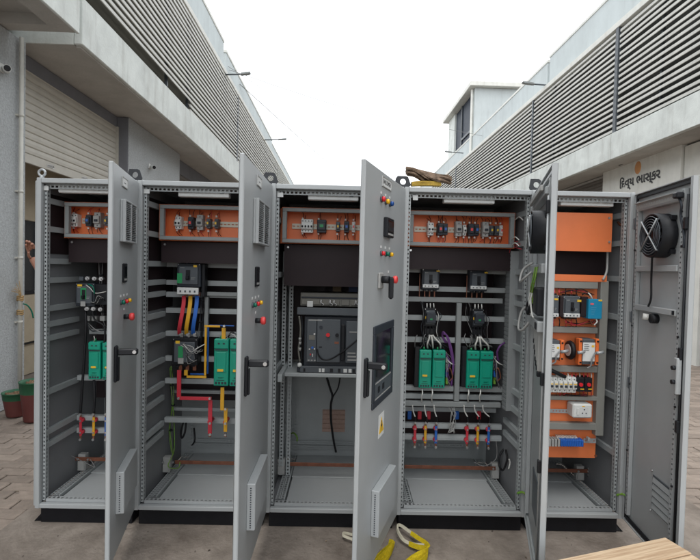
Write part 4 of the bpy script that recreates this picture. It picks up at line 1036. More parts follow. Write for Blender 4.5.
wire(c, 'control_wire', mWWIRE, [WP(226, 340, Y), WP(230, 334, Y), WP(234, 335, Y), WP(238, 340, Y)], .002)
wire(c, 'control_wire', mGYWIRE, [WP(172, 396, .42), WP(174, 420, .42), WP(174, 450, .42), WP(168, 466, .38), WP(178, 468, .34), WP(180, 462, .34)], .003)
wire(c, 'power_cable', mBWIRE, [WP(184, 420, .45), WP(181, 432, .44), WP(182, 438, .44), WP(185, 432, .44), WP(186, 422, .45)], .007, 6)
wire(c, 'power_cable', mBWIRE, [WP(194, 428, .5), WP(195, 440, .46), WP(192, 445, .5)], .006, 6)
bx(c, 'stop_block', mRED, W(147, 413, .2)[0], W(150, 413, .2)[0], .2, .23, W(148, 415, .2)[1], W(148, 411, .2)[1])
# ================= cabinet 3: air circuit breaker on a shelf
c = cabs[2]; Y = .24
AX0_, _ = W(298.5, 330, Y); AX1_ = 2.10
z = lambda py: W(328, py, Y)[1]
acb = bx(c, 'air_circuit_breaker', mDGREY, W(304, 330, Y)[0], AX1_, Y+.022, Y+.34, z(368), z(317), .004)
chb = bx(acb, 'arc_chute', mCHUTE, AX0_+.004, AX1_, Y+.05, Y+.30, z(307), z(293.5), .003)
for k in range(9): bx(acb, 'chute_rib', mCHUTE, AX0_+.012+k*.066, AX0_+.012+k*.066+.055, Y+.042, Y+.0498, z(305.5), z(300), .002)
bx(acb, 'chute_strip', mDGREY, AX0_+.01, AX1_, Y+.046, Y+.0499, z(299.2), z(297.5))
for px in (322, 331, 335, 357):
    x = W(px, 302, Y)[0]
    MB().tube([(x-.014+.002*k, Y+.02+.01*sin(k), z(305)+.0335*sin(k*pi/6)) for k in range(7)], .003, 5).tube([(x+.012*sin(k*1.1), Y+.01, z(306)+.006*k) for k in range(6)], .003, 5).build('wire_loop', mSTEEL, acb)
wb(acb, 'terminal_clip', mLAMP, 307, 301, 313, 307, Y+.03, Y+.04)
bx(acb, 'top_beam', mMGREY, AX0_-.012, AX1_, Y-.005, Y+.02, z(315.3), z(308), .003)
bx(acb, 'left_control_panel', mMGREY, W(307, 330, Y)[0], W(316.5, 330, Y)[0], Y, Y+.0218, z(362.5), z(320), .002)
bx(acb, 'front_panel', mMGREY, W(317, 330, Y)[0], W(340.5, 330, Y)[0], Y, Y+.0218, z(362.5), z(319.5), .003)
bx(acb, 'right_panel', mMGREY, W(346, 330, Y)[0], AX1_, Y, Y+.0218, z(362.5), z(321), .003)
bx(acb, 'charging_lever', mBLK, W(341.3, 330, Y)[0], W(345, 330, Y)[0], Y-.02, Y+.01, z(360), z(324), .004)
bx(acb, 'top_label', mLGREY, W(308.5, 330, Y)[0], W(322, 330, Y)[0], Y-.0015, Y-.0002, z(321), z(319.8), 0)
def disc(par, name, m, px, py, r, d=.012):
    x, zz = W(px, py, Y); return MB().cyl((x, Y-.0003, zz), (x, Y-d, zz), r, n=14).build(name, m, par)
disc(acb, 'red_push_button', mREDLENS, 328, 334.8, .013); disc(acb, 'black_push_button', mBLK, 337, 335, .012); disc(acb, 'lock_cap', mDGREY, 321, 327.3, .012, .004)
disc(acb, 'reset_button', mBLUE, 312.5, 347.5, .008, .006); disc(acb, 'screw', mSTEEL, 309.5, 349, .005, .004); disc(acb, 'screw', mSTEEL, 314.5, 348.8, .005, .004); disc(acb, 'screw', mSTEEL, 314.5, 334, .006, .004)
def tile(par, name, m, px0, py0, px1, py1): return bx(par, name, m, W(px0, py0, Y)[0], W(px1, py0, Y)[0], Y-.002, Y-.0003, z(py1), z(py0), 0)
tile(acb, 'display', mCHUTE, 309, 335.5, 315, 340); tile(acb, 'red_flag', mCOPPER, 334.5, 341.5, 338.8, 343.6); tile(acb, 'slot', mBLK, 319, 346.6, 322, 347.8)
for k in range(3): tile(acb, 'rating_print', mLGREY, 347.5, 352+k*3.4, 355.5+k*.6, 353.4+k*3.4)
for k in range(3): tile(acb, 'button_row', mLGREY, 307.8+k*3, 360, 309.6+k*3, 361.3)
tile(acb, 'brand_strip', mLGREY, 349.5, 331, 357, 332); tile(acb, 'red_led', mREDLENS, 310, 354, 311, 355.5); tile(acb, 'led', mWHITE, 312.3, 354, 313, 357)
wire(acb, 'control_wire', mBWIRE, [WP(317, 349, Y-.012), WP(319, 356, Y-.02), WP(324, 359.8, Y-.02), WP(332, 358.5, Y-.02), WP(345, 350, Y-.03), WP(362, 336, Y-.02)], .005, 6)
wire(acb, 'side_wire', mCHUTE, [WP(299, 316, Y), WP(300.5, 328, Y), WP(299.8, 340, Y), WP(298.5, 350, Y), WP(300, 362, Y)], .006, 6)
wire(acb, 'side_wire', mBLK, [WP(301.5, 316, Y+.01), WP(302.5, 330, Y+.01), WP(300.8, 345, Y+.01), WP(302, 362, Y+.01)], .006, 6)
for py in (339, 343, 349): 
    x, zz = W(300, py, Y); MB().cyl((x, Y-.004, zz-.01), (x, Y-.004, zz+.01), .009, n=8).build('ferrule', mLGREY, acb)
x, zz = W(299.6, 365, Y); MB().ball((x, Y, zz), .016, 12, 8).build('white_cap', mWHITE, acb)
tr = wb(acb, 'cradle_base', mMGREY, 300, 366.5, 359, 373, Y-.01, Y+.0, .002)
bx(acb, 'cradle_tray', mDGREY, AX0_-.005, AX1_, Y+.001, Y+.34, z(372.5), z(368.3))
for px0, px1, m in ((303.5, 305.5, mBLK), (319, 321, mLAMP), (322, 324.5, mLAMP), (325.5, 328.5, mMGREY), (330, 333, mBLK), (338, 340.5, mBLK), (343.5, 347, mLAMP), (348.5, 351.5, mLAMP), (352.5, 355, mBLK)):
    bx(tr, 'cradle_slot', m, W(px0, 370, Y)[0], W(px1, 370, Y)[0], Y-.012, Y-.0102, z(371.8), z(368.2), 0)
x0_, _ = W(281.5, 374, Y); bx(c, 'breaker_shelf', mGREY2, x0_, 2.15, Y-.012, Y+.36, z(377), z(373.3), .003)
bx(c, 'shelf_bracket', mGREY2, 1.445, 1.475, .10, .62, z(378)-.0, z(370.5), .003)
bx(c, 'shelf_bracket', mGREY2, 2.125, 2.155, .10, .62, z(378)-.0, z(370.5), .003)
for px in (283.5, 290.5):
    x, _ = W(px, 330, .40); MB().perf((x-.013, .40, .15), (0, 0, 1), (1, 0, 0), 1.56, .028, .025, .011).perf((x+.015, .40, .15), (0, 0, 1), (0, 1, 0), 1.56, .03, .025, .011).build('punched_upright', mGREY2, c)
for k, m in enumerate((mBAK, mLAB, mBLUE)):
    x, _ = W(321+k*16, 288, .45); MB().box(x-.03, x+.03, .45, .46, z(293), z(270)).build('phase_busbar', [mBAK, mat('dull_yellow', (.15, .085, .02)), mat('dull_blue', (.01, .035, .12))][k], c)
vt = MB(); x0_, z0_ = W(322, 432, D-.03); x1_, z1_ = W(345.3, 410, D-.03)
vf = MB().box(x0_, x1_, D-.0235, D-.0221, z0_, z1_).build('rear_vent', mPINK, c)
for k in range(5): bx(vf, 'vent_slat', mPINK, x0_+.004, x1_-.004, D-.032, D-.0237, z0_+(z1_-z0_)*(k+.1)/5, z0_+(z1_-z0_)*(k+.85)/5, .001)
wire(c, 'hanging_cable', mBWIRE, [WP(327, 378, .40), WP(330, 388, .42), WP(332.5, 396, .42), WP(331, 404, .45), WP(331, 420, .5), WP(333.5, 440, .56), WP(336, 452, .60)], .008, 6)
wire(c, 'hanging_cable', mBWIRE, [WP(340, 378, .40), WP(338, 388, .42), WP(333, 397, .42), WP(331.5, 404, .45)], .005, 6)
wire(c, 'control_wire', mGYWIRE, [WP(290, 434, .7), WP(294, 433, .65), WP(297, 437, .62), WP(297, 441, .62)], .006)
# ================= cabinet 4
c = cabs[3]; Y = .29
for px in (422, 470):
    dy = (px-422)*.034
    breaker(c, px+.5, 268.5+dy, px+17.5, 290+dy, Y, cover=(.10, .26), lab=(.80, .98, .86, .93))
    for k in range(3): bx(c, 'link_bar', mCOPPER, W(px+3.5+k*5, 290+dy, Y)[0], W(px+4.6+k*5, 290+dy, Y)[0], Y+.05, Y+.053, W(px, 297+dy, Y)[1], W(px, 291+dy, Y)[1], 0)
    MB().box(W(px-1.5, 285, Y)[0], W(px-.8, 285, Y)[0], Y+.05, Y+.053, W(px, 298+dy, Y)[1], W(px, 274+dy, Y)[1]).build('barrier_strip', mCOPPER, c)
    k0 = px+3; dy2 = (px-422)*.02
    ct, q = breaker(c, k0, 308+dy2, k0+11, 327+dy2, Y-.01, m=mBLK, toggle=False, lab=(.05, .35, .42, .56), terms=3)
    bx(ct, 'front_block', mDGREY, q[0]+.008, q[1]-.008, Y-.045, Y-.0104, q[2]+.03, q[3]-.03, .003)
    MB().box(q[0]+.03, q[0]+.045, Y-.047, Y-.0452, q[2]+.05, q[2]+.06).build('tick_label', mGREEN2, ct)
    bx(c, 'overload_relay', mBLK, q[0]+.004, q[1]-.004, Y, Y+.08, W(k0, 334+dy2, Y)[1], q[2]-.011, .003)
    for k in range(3):
        wire(c, 'power_wire', mWWIRE, [WP(k0+2+3.3*k, 303.5+dy2, Y+.02), WP(k0+2+3.4*k, 306+dy2, Y-.0), WP(k0+2+3.4*k, 309+dy2, Y+.02)], .004, 6)
        wire(c, 'power_wire', mBWIRE, [WP(k0+2+3.3*k, 326+dy2, Y+.0), WP(k0+1.5+3.6*k, 331+dy2, Y-.0), WP(k0+2.5+3.0*k, 338+dy2, Y-.01)], .004, 6)
    for k, (a, b_) in enumerate(((430, 427.6), (431.5, 433), (432.5, 440.5))):
        s_ = px-422
        wire(c, 'power_wire', mWWIRE, [WP(a+s_, 335+dy, Y-.01), WP((a*.6+b_*.4)+s_, 339+dy, Y-.015), WP(b_+s_-.3, 344+dy, Y-.01), WP(b_+s_, 348+dy, Y+.03)], .0058, 6)
    for k in range(5):
        xx = px-4+k*4.2+random.uniform(-1, 1)
        wire(c, 'control_wire', random.choice([mBWIRE, mGRWIRE]), [WP(xx, 332+random.uniform(0, 4), Y+.01), WP(xx+random.uniform(-3, 3), 339, Y-.0), WP(xx+random.uniform(-3, 3), 347, Y+.03)], .003)
for (a, b_, t, bt, lab) in ((420, 431, 350.2, 388.4, True), (433.4, 444.8, 350.4, 388.6, False), (467.6, 479, 351.2, 389, True), (481, 492.6, 351.6, 389.2, False)):
    green_module(c, a, t, b_, bt, Y-.01, lab)
for px in (414.5, 462):
    bx(c, 'heat_sink', mBLK, W(px, 368, Y+.02)[0], W(px+5.2, 368, Y+.02)[0], Y+.02, Y+.075, W(px, 388, Y)[1], W(px, 347.5, Y)[1], .003)
for s_, px in enumerate((446.5, 494.5)):
    for k, m in enumerate((mWWIRE, mGREEN2, mBLUE, mGYWIRE)):
        x, z_ = W(px+.6, 360+k*7.2, Y); MB().box(x-.006, x+.01, Y+.01, Y+.05, z_-.022, z_+.022, .003).build('terminal_plug', [mLGREY, mGRWIRE, mBLUE, mGYWIRE][k], c)
    wire(c, 'control_wire', mWWIRE, [WP(px+1, 360, Y), WP(px+4, 363, Y-.03), WP(px+8, 365, Y-.01)], .004, 6)
    wire(c, 'control_wire', mCOPPER, [WP(px+1, 372, Y), WP(px+3.5, 368, Y-.02), WP(px+6, 377, Y-.01), WP(px+3, 381, Y)], .004, 6)
for k in range(5):
    t = k*.7+random.uniform(-.3, .3)
    wire(c, 'purple_wire', mPURP, [WP(452-t*.4, 386, Y), WP(452.5+t*.5, 366, Y-.02), WP(450+t*.8, 350, Y-.03), WP(446+t*.7, 335+t*.5, Y-.03), WP(443+t*.5, 331.5+t, Y-.03), WP(442+t*.3, 336, Y-.01), WP(445+t, 343, Y)], .0026, 5)
for k in range(2): wire(c, 'purple_wire', mPURP, [WP(505, 342+k, Y), WP(499.5+k, 346, Y-.03), WP(496.5+k, 353, Y-.02), WP(498+k, 361, Y)], .0032, 5)
for px in (422, 432, 468.3, 480):
    wire(c, 'power_wire', mWWIRE, [WP(px, 388.5, Y+.02), WP(px+.5, 393, Y-.01), WP(px-.5, 397, Y+.0), WP(px, 402, Y+.05)], .0045, 6)
for k, (a, b_) in enumerate(((412.5, 415.5), (424.5, 427), (434, 437), (464, 468), (474.5, 479.5), (483, 490))):
    wire(c, 'power_wire', mWWIRE, [WP(a, 405, .33), WP(a+.6, 411, .335), WP(b_-.3, 417, .335)], .0045, 6); wire(c, 'cable_end', mBWIRE, [WP(b_-.3, 416.5, .335), WP(b_-.1, 420, .337), WP(b_, 423, .338)], .006, 6)
for px, m, dy in ((415.2, mRED, 0), (425.6, mYEL, .2), (436.2, mBLUE, .4), (467.4, mRED, .8), (478, mYEL, 1.2), (488.9, mBLUE, 1.6)): link(3, px, 421.5+dy, 447+dy, m)
for k in range(6):
    a0 = random.uniform(0, 6)
    MB().tube([Vector(WP(451.3, 425, .33))+Vector((.022*cos(q+a0)*(.5+.1*k), -.02+.01*sin(q*2+k), .03*sin(q)-.004*k)) for q in [j*.5 for j in range(12)]], .0028, 5).build('tangled_wire', mLGREY, c)
wire(c, 'control_wire', mGRWIRE, [WP(451, 404, .36), WP(451.5, 412, .35), WP(451, 420, .34)], .003)
dct = MB(); xa, _ = W(508.3, 330, Y-.06); xb, _ = W(516.5, 330, Y-.06); zt = W(512, 251, Y-.06)[1]; zb = W(512, 411, Y-.06)[1]
dct.box(xa+.0035, xb-.0035, Y-.058, Y+.02, zb, zt)
n = 38
for k in range(n):
    z_ = zb+(zt-zb)*k/n; dct.box(xa, xa+.0033, Y-.058, Y+.02, z_, z_+(zt-zb)/n*.62); dct.box(xb-.0033, xb, Y-.058, Y+.02, z_, z_+(zt-zb)/n*.62)
dct.box(xa, xb, Y-.064, Y-.0582, zb, zt, .002)
dct.build('wiring_duct', mDUCT, c)
for (px, py) in ((523, 220), (519, 240), (519, 246)): wire(c, 'control_wire', random.choice([mPURP, mCOPPER, mWWIRE]), [WP(px-8, py, .2), WP(px-4, py-3, .12), WP(px, py, .08)], .004)
wire(c, 'power_cable', mBWIRE, [WP(505, 448, .4), WP(500, 455, .38), WP(499, 465, .36), WP(503, 470, .3), WP(507, 460, .25), WP(506, 450, .3)], .007, 6)
wire(c, 'control_wire', mWWIRE, [WP(509, 459, .2), WP(510, 463, .2), WP(508.5, 469, .2)], .005)
wire(c, 'control_wire', mGRWIRE, [WP(496, 441, .37), WP(497, 452, .37), WP(495, 460, .37), WP(484, 466, .4), WP(474, 462, .42)], .003)
# second-row busbars seen behind the lower rails
for px, m in ((409, mBLUE), (419, mRED), (428, mRED), (456, mBLUE), (478, mRED)): 
    x, z_ = W(px, 414, .52); MB().box(x-.014, x+.014, .50-.012, .4985, z_-.03, z_+.03, .003).build('busbar_support', m, c)
# ================= cabinet 5
c = cabs[4]; Y = .12
XL5 = 3.075
def o5(name, m, px0, py0, px1, py1, Ya, Yb, cc=.002, xl=False):
    xa = XL5 if xl else W(px0, (py0+py1)/2, Ya)[0]; xb = W(px1, (py0+py1)/2, Ya)[0]; zt = W(590, py0, Ya)[1]; zb = W(590, py1, Ya)[1]
    return MB().box(xa, xb, Ya, Yb, zb, zt, cc).build(name, m, c)
up = o5('mounting_plate', mORANGE, 536, 213, 612, 251.5, .105, .108, .0005, True)
for px, py in ((609, 242), (609, 218)): 
    x, z_ = W(px, py, .105); MB().cyl((x, .099, z_), (x, .1048, z_), .007, n=8).build('screw', mSTEEL, up)
lp = o5('mounting_plate', mORANGE, 536, 275, 598.5, 458, .165, .168, .0005, True)
x, z_ = W(595.5, 455.5, .165); MB().cyl((x, .160, z_), (x, .1648, z_), .008, n=8).build('screw', mCOPPER, lp)
o5('mounting_plate', mORANGE, 536, 275, 607, 281.5, .118, .121, .0005, True)
o5('dark_gap_sheet', mBAK, 536, 250, 607, 276, .24, .244, 0, True)
ft = MB()
for (a, b_, t, bt, fl) in ((536, 598.3, 281.5, 288.5, 1), (536, 598, 327, 333.2, 1), (536, 597.6, 366.3, 372.3, 1), (536, 597.2, 396.5, 400.5, 1), (536, 597, 423.2, 430, 1)):
    xb = W(b_, (t+bt)/2, Y)[0]; zt = W(575, t, Y)[1]; zb = W(575, bt, Y)[1]; ft.box(XL5, xb, Y, Y+.04, zb, zt, .003)
xa = W(598.6, 350, Y)[0]; xb = W(606.6, 350, Y)[0]; ft.box(xa, xb, Y-.001, Y+.045, W(602, 436, Y)[1], W(602, 281, Y)[1], .003)
ft.box(XL5-.03, XL5-.001, Y-.001, Y+.045, W(602, 436, Y)[1], W(602, 281, Y)[1], .003)
ft.build('equipment_frame', mat('taupe_frame', (.235, .235, .215), .5, var=.06), c)
Yc = .085
breaker(c, 545, 295, 559.5, 317.5, Yc, m=mMGREY, cover=(.02, .18), lab=(.62, .86, .78, .86), terms=3)
breaker(c, 564, 296, 580.8, 318, Yc, m=mMGREY, cover=(.02, .20), lab=(.76, .98, .74, .84), terms=3)
for px0, px1 in ((560, 563.6), (581.3, 588)): o5('phase_barrier', mBAK, px0, 297, px1, 317, Yc+.01, Yc+.07)
for k in range(3):
    for y0, y1 in ((288.5, 295.3), (318.5, 326.5)):
        for base in (566, 549): wire(c, 'control_wire', random.choice([mBWIRE, mRED]), [WP(base+k*5, y0, Yc+.06), WP(base+k*5+random.uniform(-1, 1), (y0+y1)/2, Yc+.02), WP(base+k*5, y1, Yc+.04)], .003)
ps = o5('power_supply', mTEAL, 588.5, 299.2, 602.3, 318.8, .07, .15, .003)
x, z_ = W(592.3, 304, .07); MB().box(x-.012, x+.008, .0675, .0698, z_-.005, z_+.006).build('red_print', mat('pink_print', (.7, .12, .15), .5), ps)
x, z_ = W(600.3, 300.6, .07); MB().box(x-.012, x+.010, .0675, .0698, z_-.004, z_+.006).build('yellow_label', mLAB, ps)
for k in range(4): 
    x, z_ = W(593.5, 307.5+2.2*k, .07); MB().box(x-.014, x+.018-.005*k, .0685, .0698, z_-.0008, z_+.0008).build('print_line', mat('pale_print', (.15, .4, .55), .5), ps)
wire(c, 'control_wire', mBWIRE, [WP(582, 295, Yc), WP(585, 293, Yc-.01), WP(588, 294, Yc-.01), WP(591, 297, Yc)], .004); wire(c, 'control_wire', mWWIRE, [WP(588, 293, Yc), WP(590.5, 295.5, Yc-.01), WP(592, 298.5, Yc)], .005)
wire(c, 'control_wire', mWWIRE, [WP(596, 319, Yc), WP(597, 322, Yc-.01), WP(594, 325, Yc)], .005); wire(c, 'control_wire', mCOPPER, [WP(590, 320, Yc), WP(593, 325, Yc), WP(597, 321, Yc)], .004)
wire(c, 'conduit', mLGREY, [WP(607.5, 252, .16), WP(607.2, 262, .15), WP(606.5, 272, .13), WP(603, 280, .11)], .007, 8)
# transformers
def transformer(px0, px1, py0, py1, coil=True):
    core = o5('transformer', mMGREY, px0, py0, px1, py1, .06, .15, .003)
    xa, zt = W(px0, py0, .06); xb, zb = W(px1, py1, .06); w_ = xb-xa
    lb_ = MB().box(xa+w_*.04, xb-w_*.04, .056, .0598, zb+.020, zt-.018).build('rating_label', mPAPER, core)
    MB().box(xb-w_*.30, xb-w_*.1, .0545, .0558, zt-.046, zt-.034).build('yellow_label', mLAB, lb_)
    for k in range(4): MB().box(xa+w_*.12, xa+w_*(.45+.06*(k % 2)), .0545, .0558, zt-.030-.012*k, zt-.027-.012*k).build('print_line', mMGREY, lb_)
    for xs in (xa-.022, xb+.002):
        s_ = MB().box(xs, xs+.020, .055, .10, zb-.004, zt+.006, .003).build('clamp', mTRED, core)
        for zz in (zt-.010, zb+.012): MB().cyl((xs+.010, .0505, zz), (xs+.010, .0549, zz), .006, n=8).build('bolt', mBLK, s_)
    if coil:
        MB().tube([(xa-.045+.0*k, .12+.045*cos(k*pi/8), (zt+zb)/2+.045*sin(k*pi/8)) for k in range(17)], .016, 8, caps=False).build('coil', mBWIRE, core)
        MB().cyl((xa-.062, .12, (zt+zb)/2), (xa-.030, .12, (zt+zb)/2), .038, n=16).build('winding', mLAMP, core)
    for xs in (xa-.02, xb+.016):
        MB().tube([(xs-.014, .05, (zt+zb)/2-.004), (xs+.012, .046, (zt+zb)/2), (xs+.03, .052, (zt+zb)/2+.004)], .010, 8).build('terminal_sleeve', mGALV, core)
    wire(core, 'lead', mGRWIRE, [(xb-.005, .045, (zt+zb)/2), (xb-.03, .04, zb+.03), (xb-.035, .04, zb-.005), (xb-.055, .045, zb-.02)], .005, 6)
transformer(582.5, 594.6, 339.5, 364.5); transformer(549, 559.5, 341, 360.5, False)
x, z_ = W(563.5, 350, .06); MB().box(x-.02, x+.012, .075, .12, z_-.05, z_+.06, .003).build('transformer_clamp', mTRED, c)
# breaker row, timers
x0_, z_ = W(550, 384.5, .09)
for k in range(6):
    xx = W(548+4.7*k, 384.5, .09)[0]; wx = W(552.6+4.7*k, 384.5, .09)[0]-xx
    b = mcb(c, xx, z_, .115, wx-.001, .098, mWHITE, 1, mDGREY)
    MB().box(xx+.004, xx+wx-.006, .0675, .0689, z_+.006, z_+.012).build('yellow_label', mLAB, b)
for px in (577, 585):
    b = o5('timer_relay', mBLK, px, 378, px+7.4, 392, .075, .15, .004)
    x, zz = W(px+4, 384.7, .07); MB().cyl((x, .066, zz), (x, .0748, zz), .012, n=14).build('red_knob', mREDLENS, b)
    x, zz = W(px+5.5, 389.3, .07); MB().box(x-.012, x+.012, .0735, .0748, zz-.003, zz+.003).build('yellow_label', mLAB, b)
for k in range(10):
    px = 556+k*3.9
    wire(c, 'control_wire', mRED if k % 3 else mWWIRE, [WP(px, 373, .14), WP(px+.5, 375.5, .11), WP(px, 378.5, .11)], .003); wire(c, 'control_wire', mRED if k % 2 else mCOPPER, [WP(px, 391.5, .11), WP(px+.3, 393.5, .12), WP(px, 396.3, .14)], .003)
wire(c, 'power_cable', mBWIRE, [WP(548, 369, .08), WP(556, 372.5, .07), WP(565, 377, .09)], .012, 8)
so = o5('power_socket', mWHITE, 573, 404.5, 592.6, 418.4, .075, .16, .008)
x, zz = W(580, 411.5, .075); MB().box(x-.022, x-.004, .0705, .0748, zz-.022, zz+.022, .003).build('rocker_switch', mWHITE, so)
MB().box(x+.0, x+.052, .0735, .0748, zz-.026, zz+.026, .001).build('outlet_plate', mLAMP, so)
for dx, dz, r in ((.026, .013, .0045), (.015, -.010, .0038), (.038, -.010, .0038)): MB().cyl((x+dx, .072, zz+dz), (x+dx, .0734, zz+dz), r, n=10).build('pin_hole', mDGREY, so)
x, zz = W(583.5, 405.5, .075); MB().box(x-.008, x+.008, .0738, .0748, zz-.008, zz-.003).build('yellow_label', mLAB, so)
dr_ = MB().perf((XL5, .15, W(560, 413, .15)[1]), (1, 0, 0), (0, 0, 1), W(568, 413, .15)[0]-XL5, .026, .020, .007); dr_.build('din_rail', mGALV, c)
xw0, zz = W(560, 442, .10); xw1 = W(583, 442, .10)[0]
for k in range(10):
    a = xw0+(xw1-xw0)*k/10; MB().box(a+.0003, a+(xw1-xw0)/10-.0003, .085, .14, zz-.027, zz+.021, .009).build('terminal_block', mBLUE, c)
for k in range(4):
    a = W(548+3*k, 442, .10)[0]; MB().box(a, a+.014, .085, .14, zz-.026, zz+.022, .003).build('terminal_block', mLGREY, c)
xa = W(583.5, 442, .14)[0]; xb = W(596, 442, .14)[0]; MB().perf((xa, .14, zz-.018), (1, 0, 0), (0, 0, 1), xb-xa, .03, .022, .007).build('din_rail', mGALV, c)
for k in range(14): wire(c, 'control_wire', mWWIRE, [(xw0+.0095*k-.01, .115, zz+.018), (xw0+.0095*k-.01, .115, zz+.026), (xw0+.0095*k-.008, .145, zz+.030)], .0030, 4, 3)
x, zz = W(588, 438, .12); MB().box(x-.01, x+.006, .10, .13, zz-.015, zz+.008, .003).build('end_stop', mGALV, c)
wire(c, 'coil_wire', mCOPPER, [WP(619, 222, .2), WP(622, 221, .15), WP(625, 224, .12), WP(621, 225, .12), WP(618, 222, .15)], .008, 6)
# ---- secondary wiring: looms along the rails, drops to the devices, ties
def loom(i, pts, n, cols, r=.0024, spread=.010, tie=True):
    P = [Vector(WP(*p)) for p in pts]
    for k in range(n):
        o = [Vector((random.gauss(0, spread), random.gauss(0, spread*.7), random.gauss(0, spread))) for _ in P]
        wire(cabs[i], 'loom_wire', random.choice(cols), [p+q for p, q in zip(P, o)], r, 4, 4)
    if tie:
        for q in range(1, len(P)-1):
            d = (P[q+1]-P[q-1]).normalized(); MB().cyl(P[q]-d*.004, P[q]+d*.004, spread*1.7, n=10).build('cable_tie', mBLK, cabs[i])
DK = [mBWIRE, mBWIRE, mDGREY, mGRWIRE]
loom(0, [(101, 262, .33), (101, 275, .33), (102, 290, .33), (103, 312, .34), (104, 330, .34)], 6, DK)
loom(0, [(86, 300, .30), (95, 303, .24), (100, 298, .24), (104, 300, .26)], 4, [mBWIRE, mGRWIRE, mLGREY], .002, .006, False)
loom(0, [(87, 322, .34), (91, 328, .33), (97, 331, .33), (106, 330, .34)], 3, DK, .003, .006, False)
loom(1, [(202, 266, .33), (202.5, 280, .33), (202, 300, .33), (201, 322, .34), (200, 345, .33), (199, 362, .33)], 7, DK)
loom(1, [(183, 344, .25), (190, 349, .22), (197, 352, .22), (201, 349, .26)], 5, [mBWIRE, mGRWIRE, mLGREY, mWWIRE], .0018, .008, False)
loom(1, [(186, 356, .25), (191, 362, .23), (198, 360, .24)], 4, [mBWIRE, mLGREY], .0018, .008, False)
loom(1, [(227, 338, .26), (231, 333, .26), (236, 334, .27), (240, 341, .26)], 4, DK, .002, .005, False)
loom(1, [(171, 366, .38), (172, 385, .40), (173, 405, .42), (171, 430, .44), (172, 455, .44)], 4, [mGRWIRE, mBWIRE, mGYWIRE], .0025, .008)
for px, dy in ((424, 0), (472, 1.5)):
    loom(3, [(px-3, 303+dy, .33), (px-2, 315+dy, .32), (px-1, 328+dy, .31), (px, 340+dy, .31), (px-1, 350+dy, .33)], 5, DK, .0022, .010, False)
    loom(3, [(px+12, 310+dy, .30), (px+15, 318+dy, .29), (px+13, 330+dy, .29), (px+16, 341+dy, .30)], 4, DK+[mWWIRE], .002, .010, False)
    loom(3, [(px+21, 352+dy, .31), (px+25, 362+dy, .28), (px+24, 374+dy, .28), (px+27, 386+dy, .30)], 6, [mBWIRE, mLGREY, mPURP, mGRWIRE, mCOPPER], .002, .010, False)
    loom(3, [(px-4, 345+dy, .33), (px+4, 342+dy, .31), (px+14, 343+dy, .31), (px+22, 347+dy, .32)], 5, DK, .0025, .007, False)
loom(3, [(452, 404, .36), (452, 412, .34), (451.5, 424, .32), (451, 432, .33)], 6, [mLGREY, mWWIRE, mGRWIRE], .0018, .012, False)
loom(3, [(519, 244, .16), (514, 246, .2), (509, 250, .24)], 6, [mPURP, mRED, mWWIRE, mBWIRE], .0022, .012, False)
loom(4, [(560, 292, .10), (570, 290.5, .11), (582, 291, .11), (592, 295, .10)], 4, [mBWIRE, mRED], .002, .006, False)
loom(4, [(566, 321, .10), (575, 324, .11), (588, 323, .11), (597, 320, .10)], 6, [mBWIRE, mRED, mCOPPER], .002, .007, False)
loom(4, [(565, 394, .11), (575, 395.5, .12), (588, 394.5, .11)], 5, [mRED, mBWIRE], .002, .005, False)
# ---- earth bar low in each cabinet with standoffs
for i, (pxs, py, Ye) in enumerate((((81,), 459, .40), ((166,), 462, .40), ((281,), 464, .40), ((496,), 468.5, .40), ((581,), 471, .40))):
    zz = W(pxs[0], py, Ye)[1]
    xa, xb = XB[i]+.10, XB[i+1]-.06
    if i == 0: xa = W(71.5, py, Ye)[0]
    if i == 4: xb = W(590, py, Ye)[0]
    bar = MB().box(xa, xb, Ye, Ye+.006, zz-.0125, zz+.0125, .001).build('earth_bar', mCOPPER, cabs[i])
    for px in pxs:
        x, _ = W(px, py, Ye); st = MB().box(x-.026, x+.026, Ye+.0065, Ye+.05, .151, zz+.03, .003).build('standoff', mLGREY, cabs[i]); MB().box(x-.022, x+.022, Ye-.004, Ye-.0003, .155, zz-.014, .002).build('standoff_foot', mLGREY, st)
        for dx in (-.02, .05): MB().cyl((x+dx, Ye-.0003, zz), (x+dx, Ye-.009, zz), .007, n=6).build('bolt', mSTEEL, bar)
for px, i in ((72, 0), (588.5, 4)):
    for py in (456, 463) if i == 0 else (468, 475):
        x, zz = W(px, py, .395); MB().cyl((x, .398, zz), (x, .384, zz), .008, n=8).build('bolt', mSTEEL, cabs[i])

# ================================================================== LOOSE THINGS
# flower pots
def pot(px, py, r, h, label, tilt=0, stick=False):
    x, y = G(px, py, 0)
    e = empty('flower_pot', (x, y, 0), label, 'flower pot')
    prof_ = [(0.001, 0), (r*.70, 0), (r*.72, .01), (r*.95, h*.70)]
    MB().lathe((0, 0, 0), prof_, 24).build('pot_body', mPOT, e, local=True)
    MB().lathe((0, 0, 0), [(r*.952, h*.70), (r*.965, h*.715), (r*1.02, h*.97), (r*1.06, h*.975), (r*1.06, h), (r*.98, h), (r*.93, h*.88)], 24).build('pot_rim', mPOTG, e, local=True)
    s_ = MB(); s_.lathe((0, 0, 0), [(r*.95, h*.87), (r*.6, h*.93), (.001, h*.95)], 20)
    for k in range(22):
        a = random.uniform(0, 6.3); q = random.uniform(0, r*.8); s_.ball((q*cos(a), q*sin(a), h*.93), random.uniform(.008, .02), 6, 4)
    s_.build('soil', mSOIL, e, local=True)
    return e
pot(16.5, 415.0, .125, .245, 'maroon flower pot with green rim and dry soil standing by the drain pipe')
pot(34.0, 420, .125, .40, 'taller maroon flower pot with green rim half hidden by the leftmost cabinet')
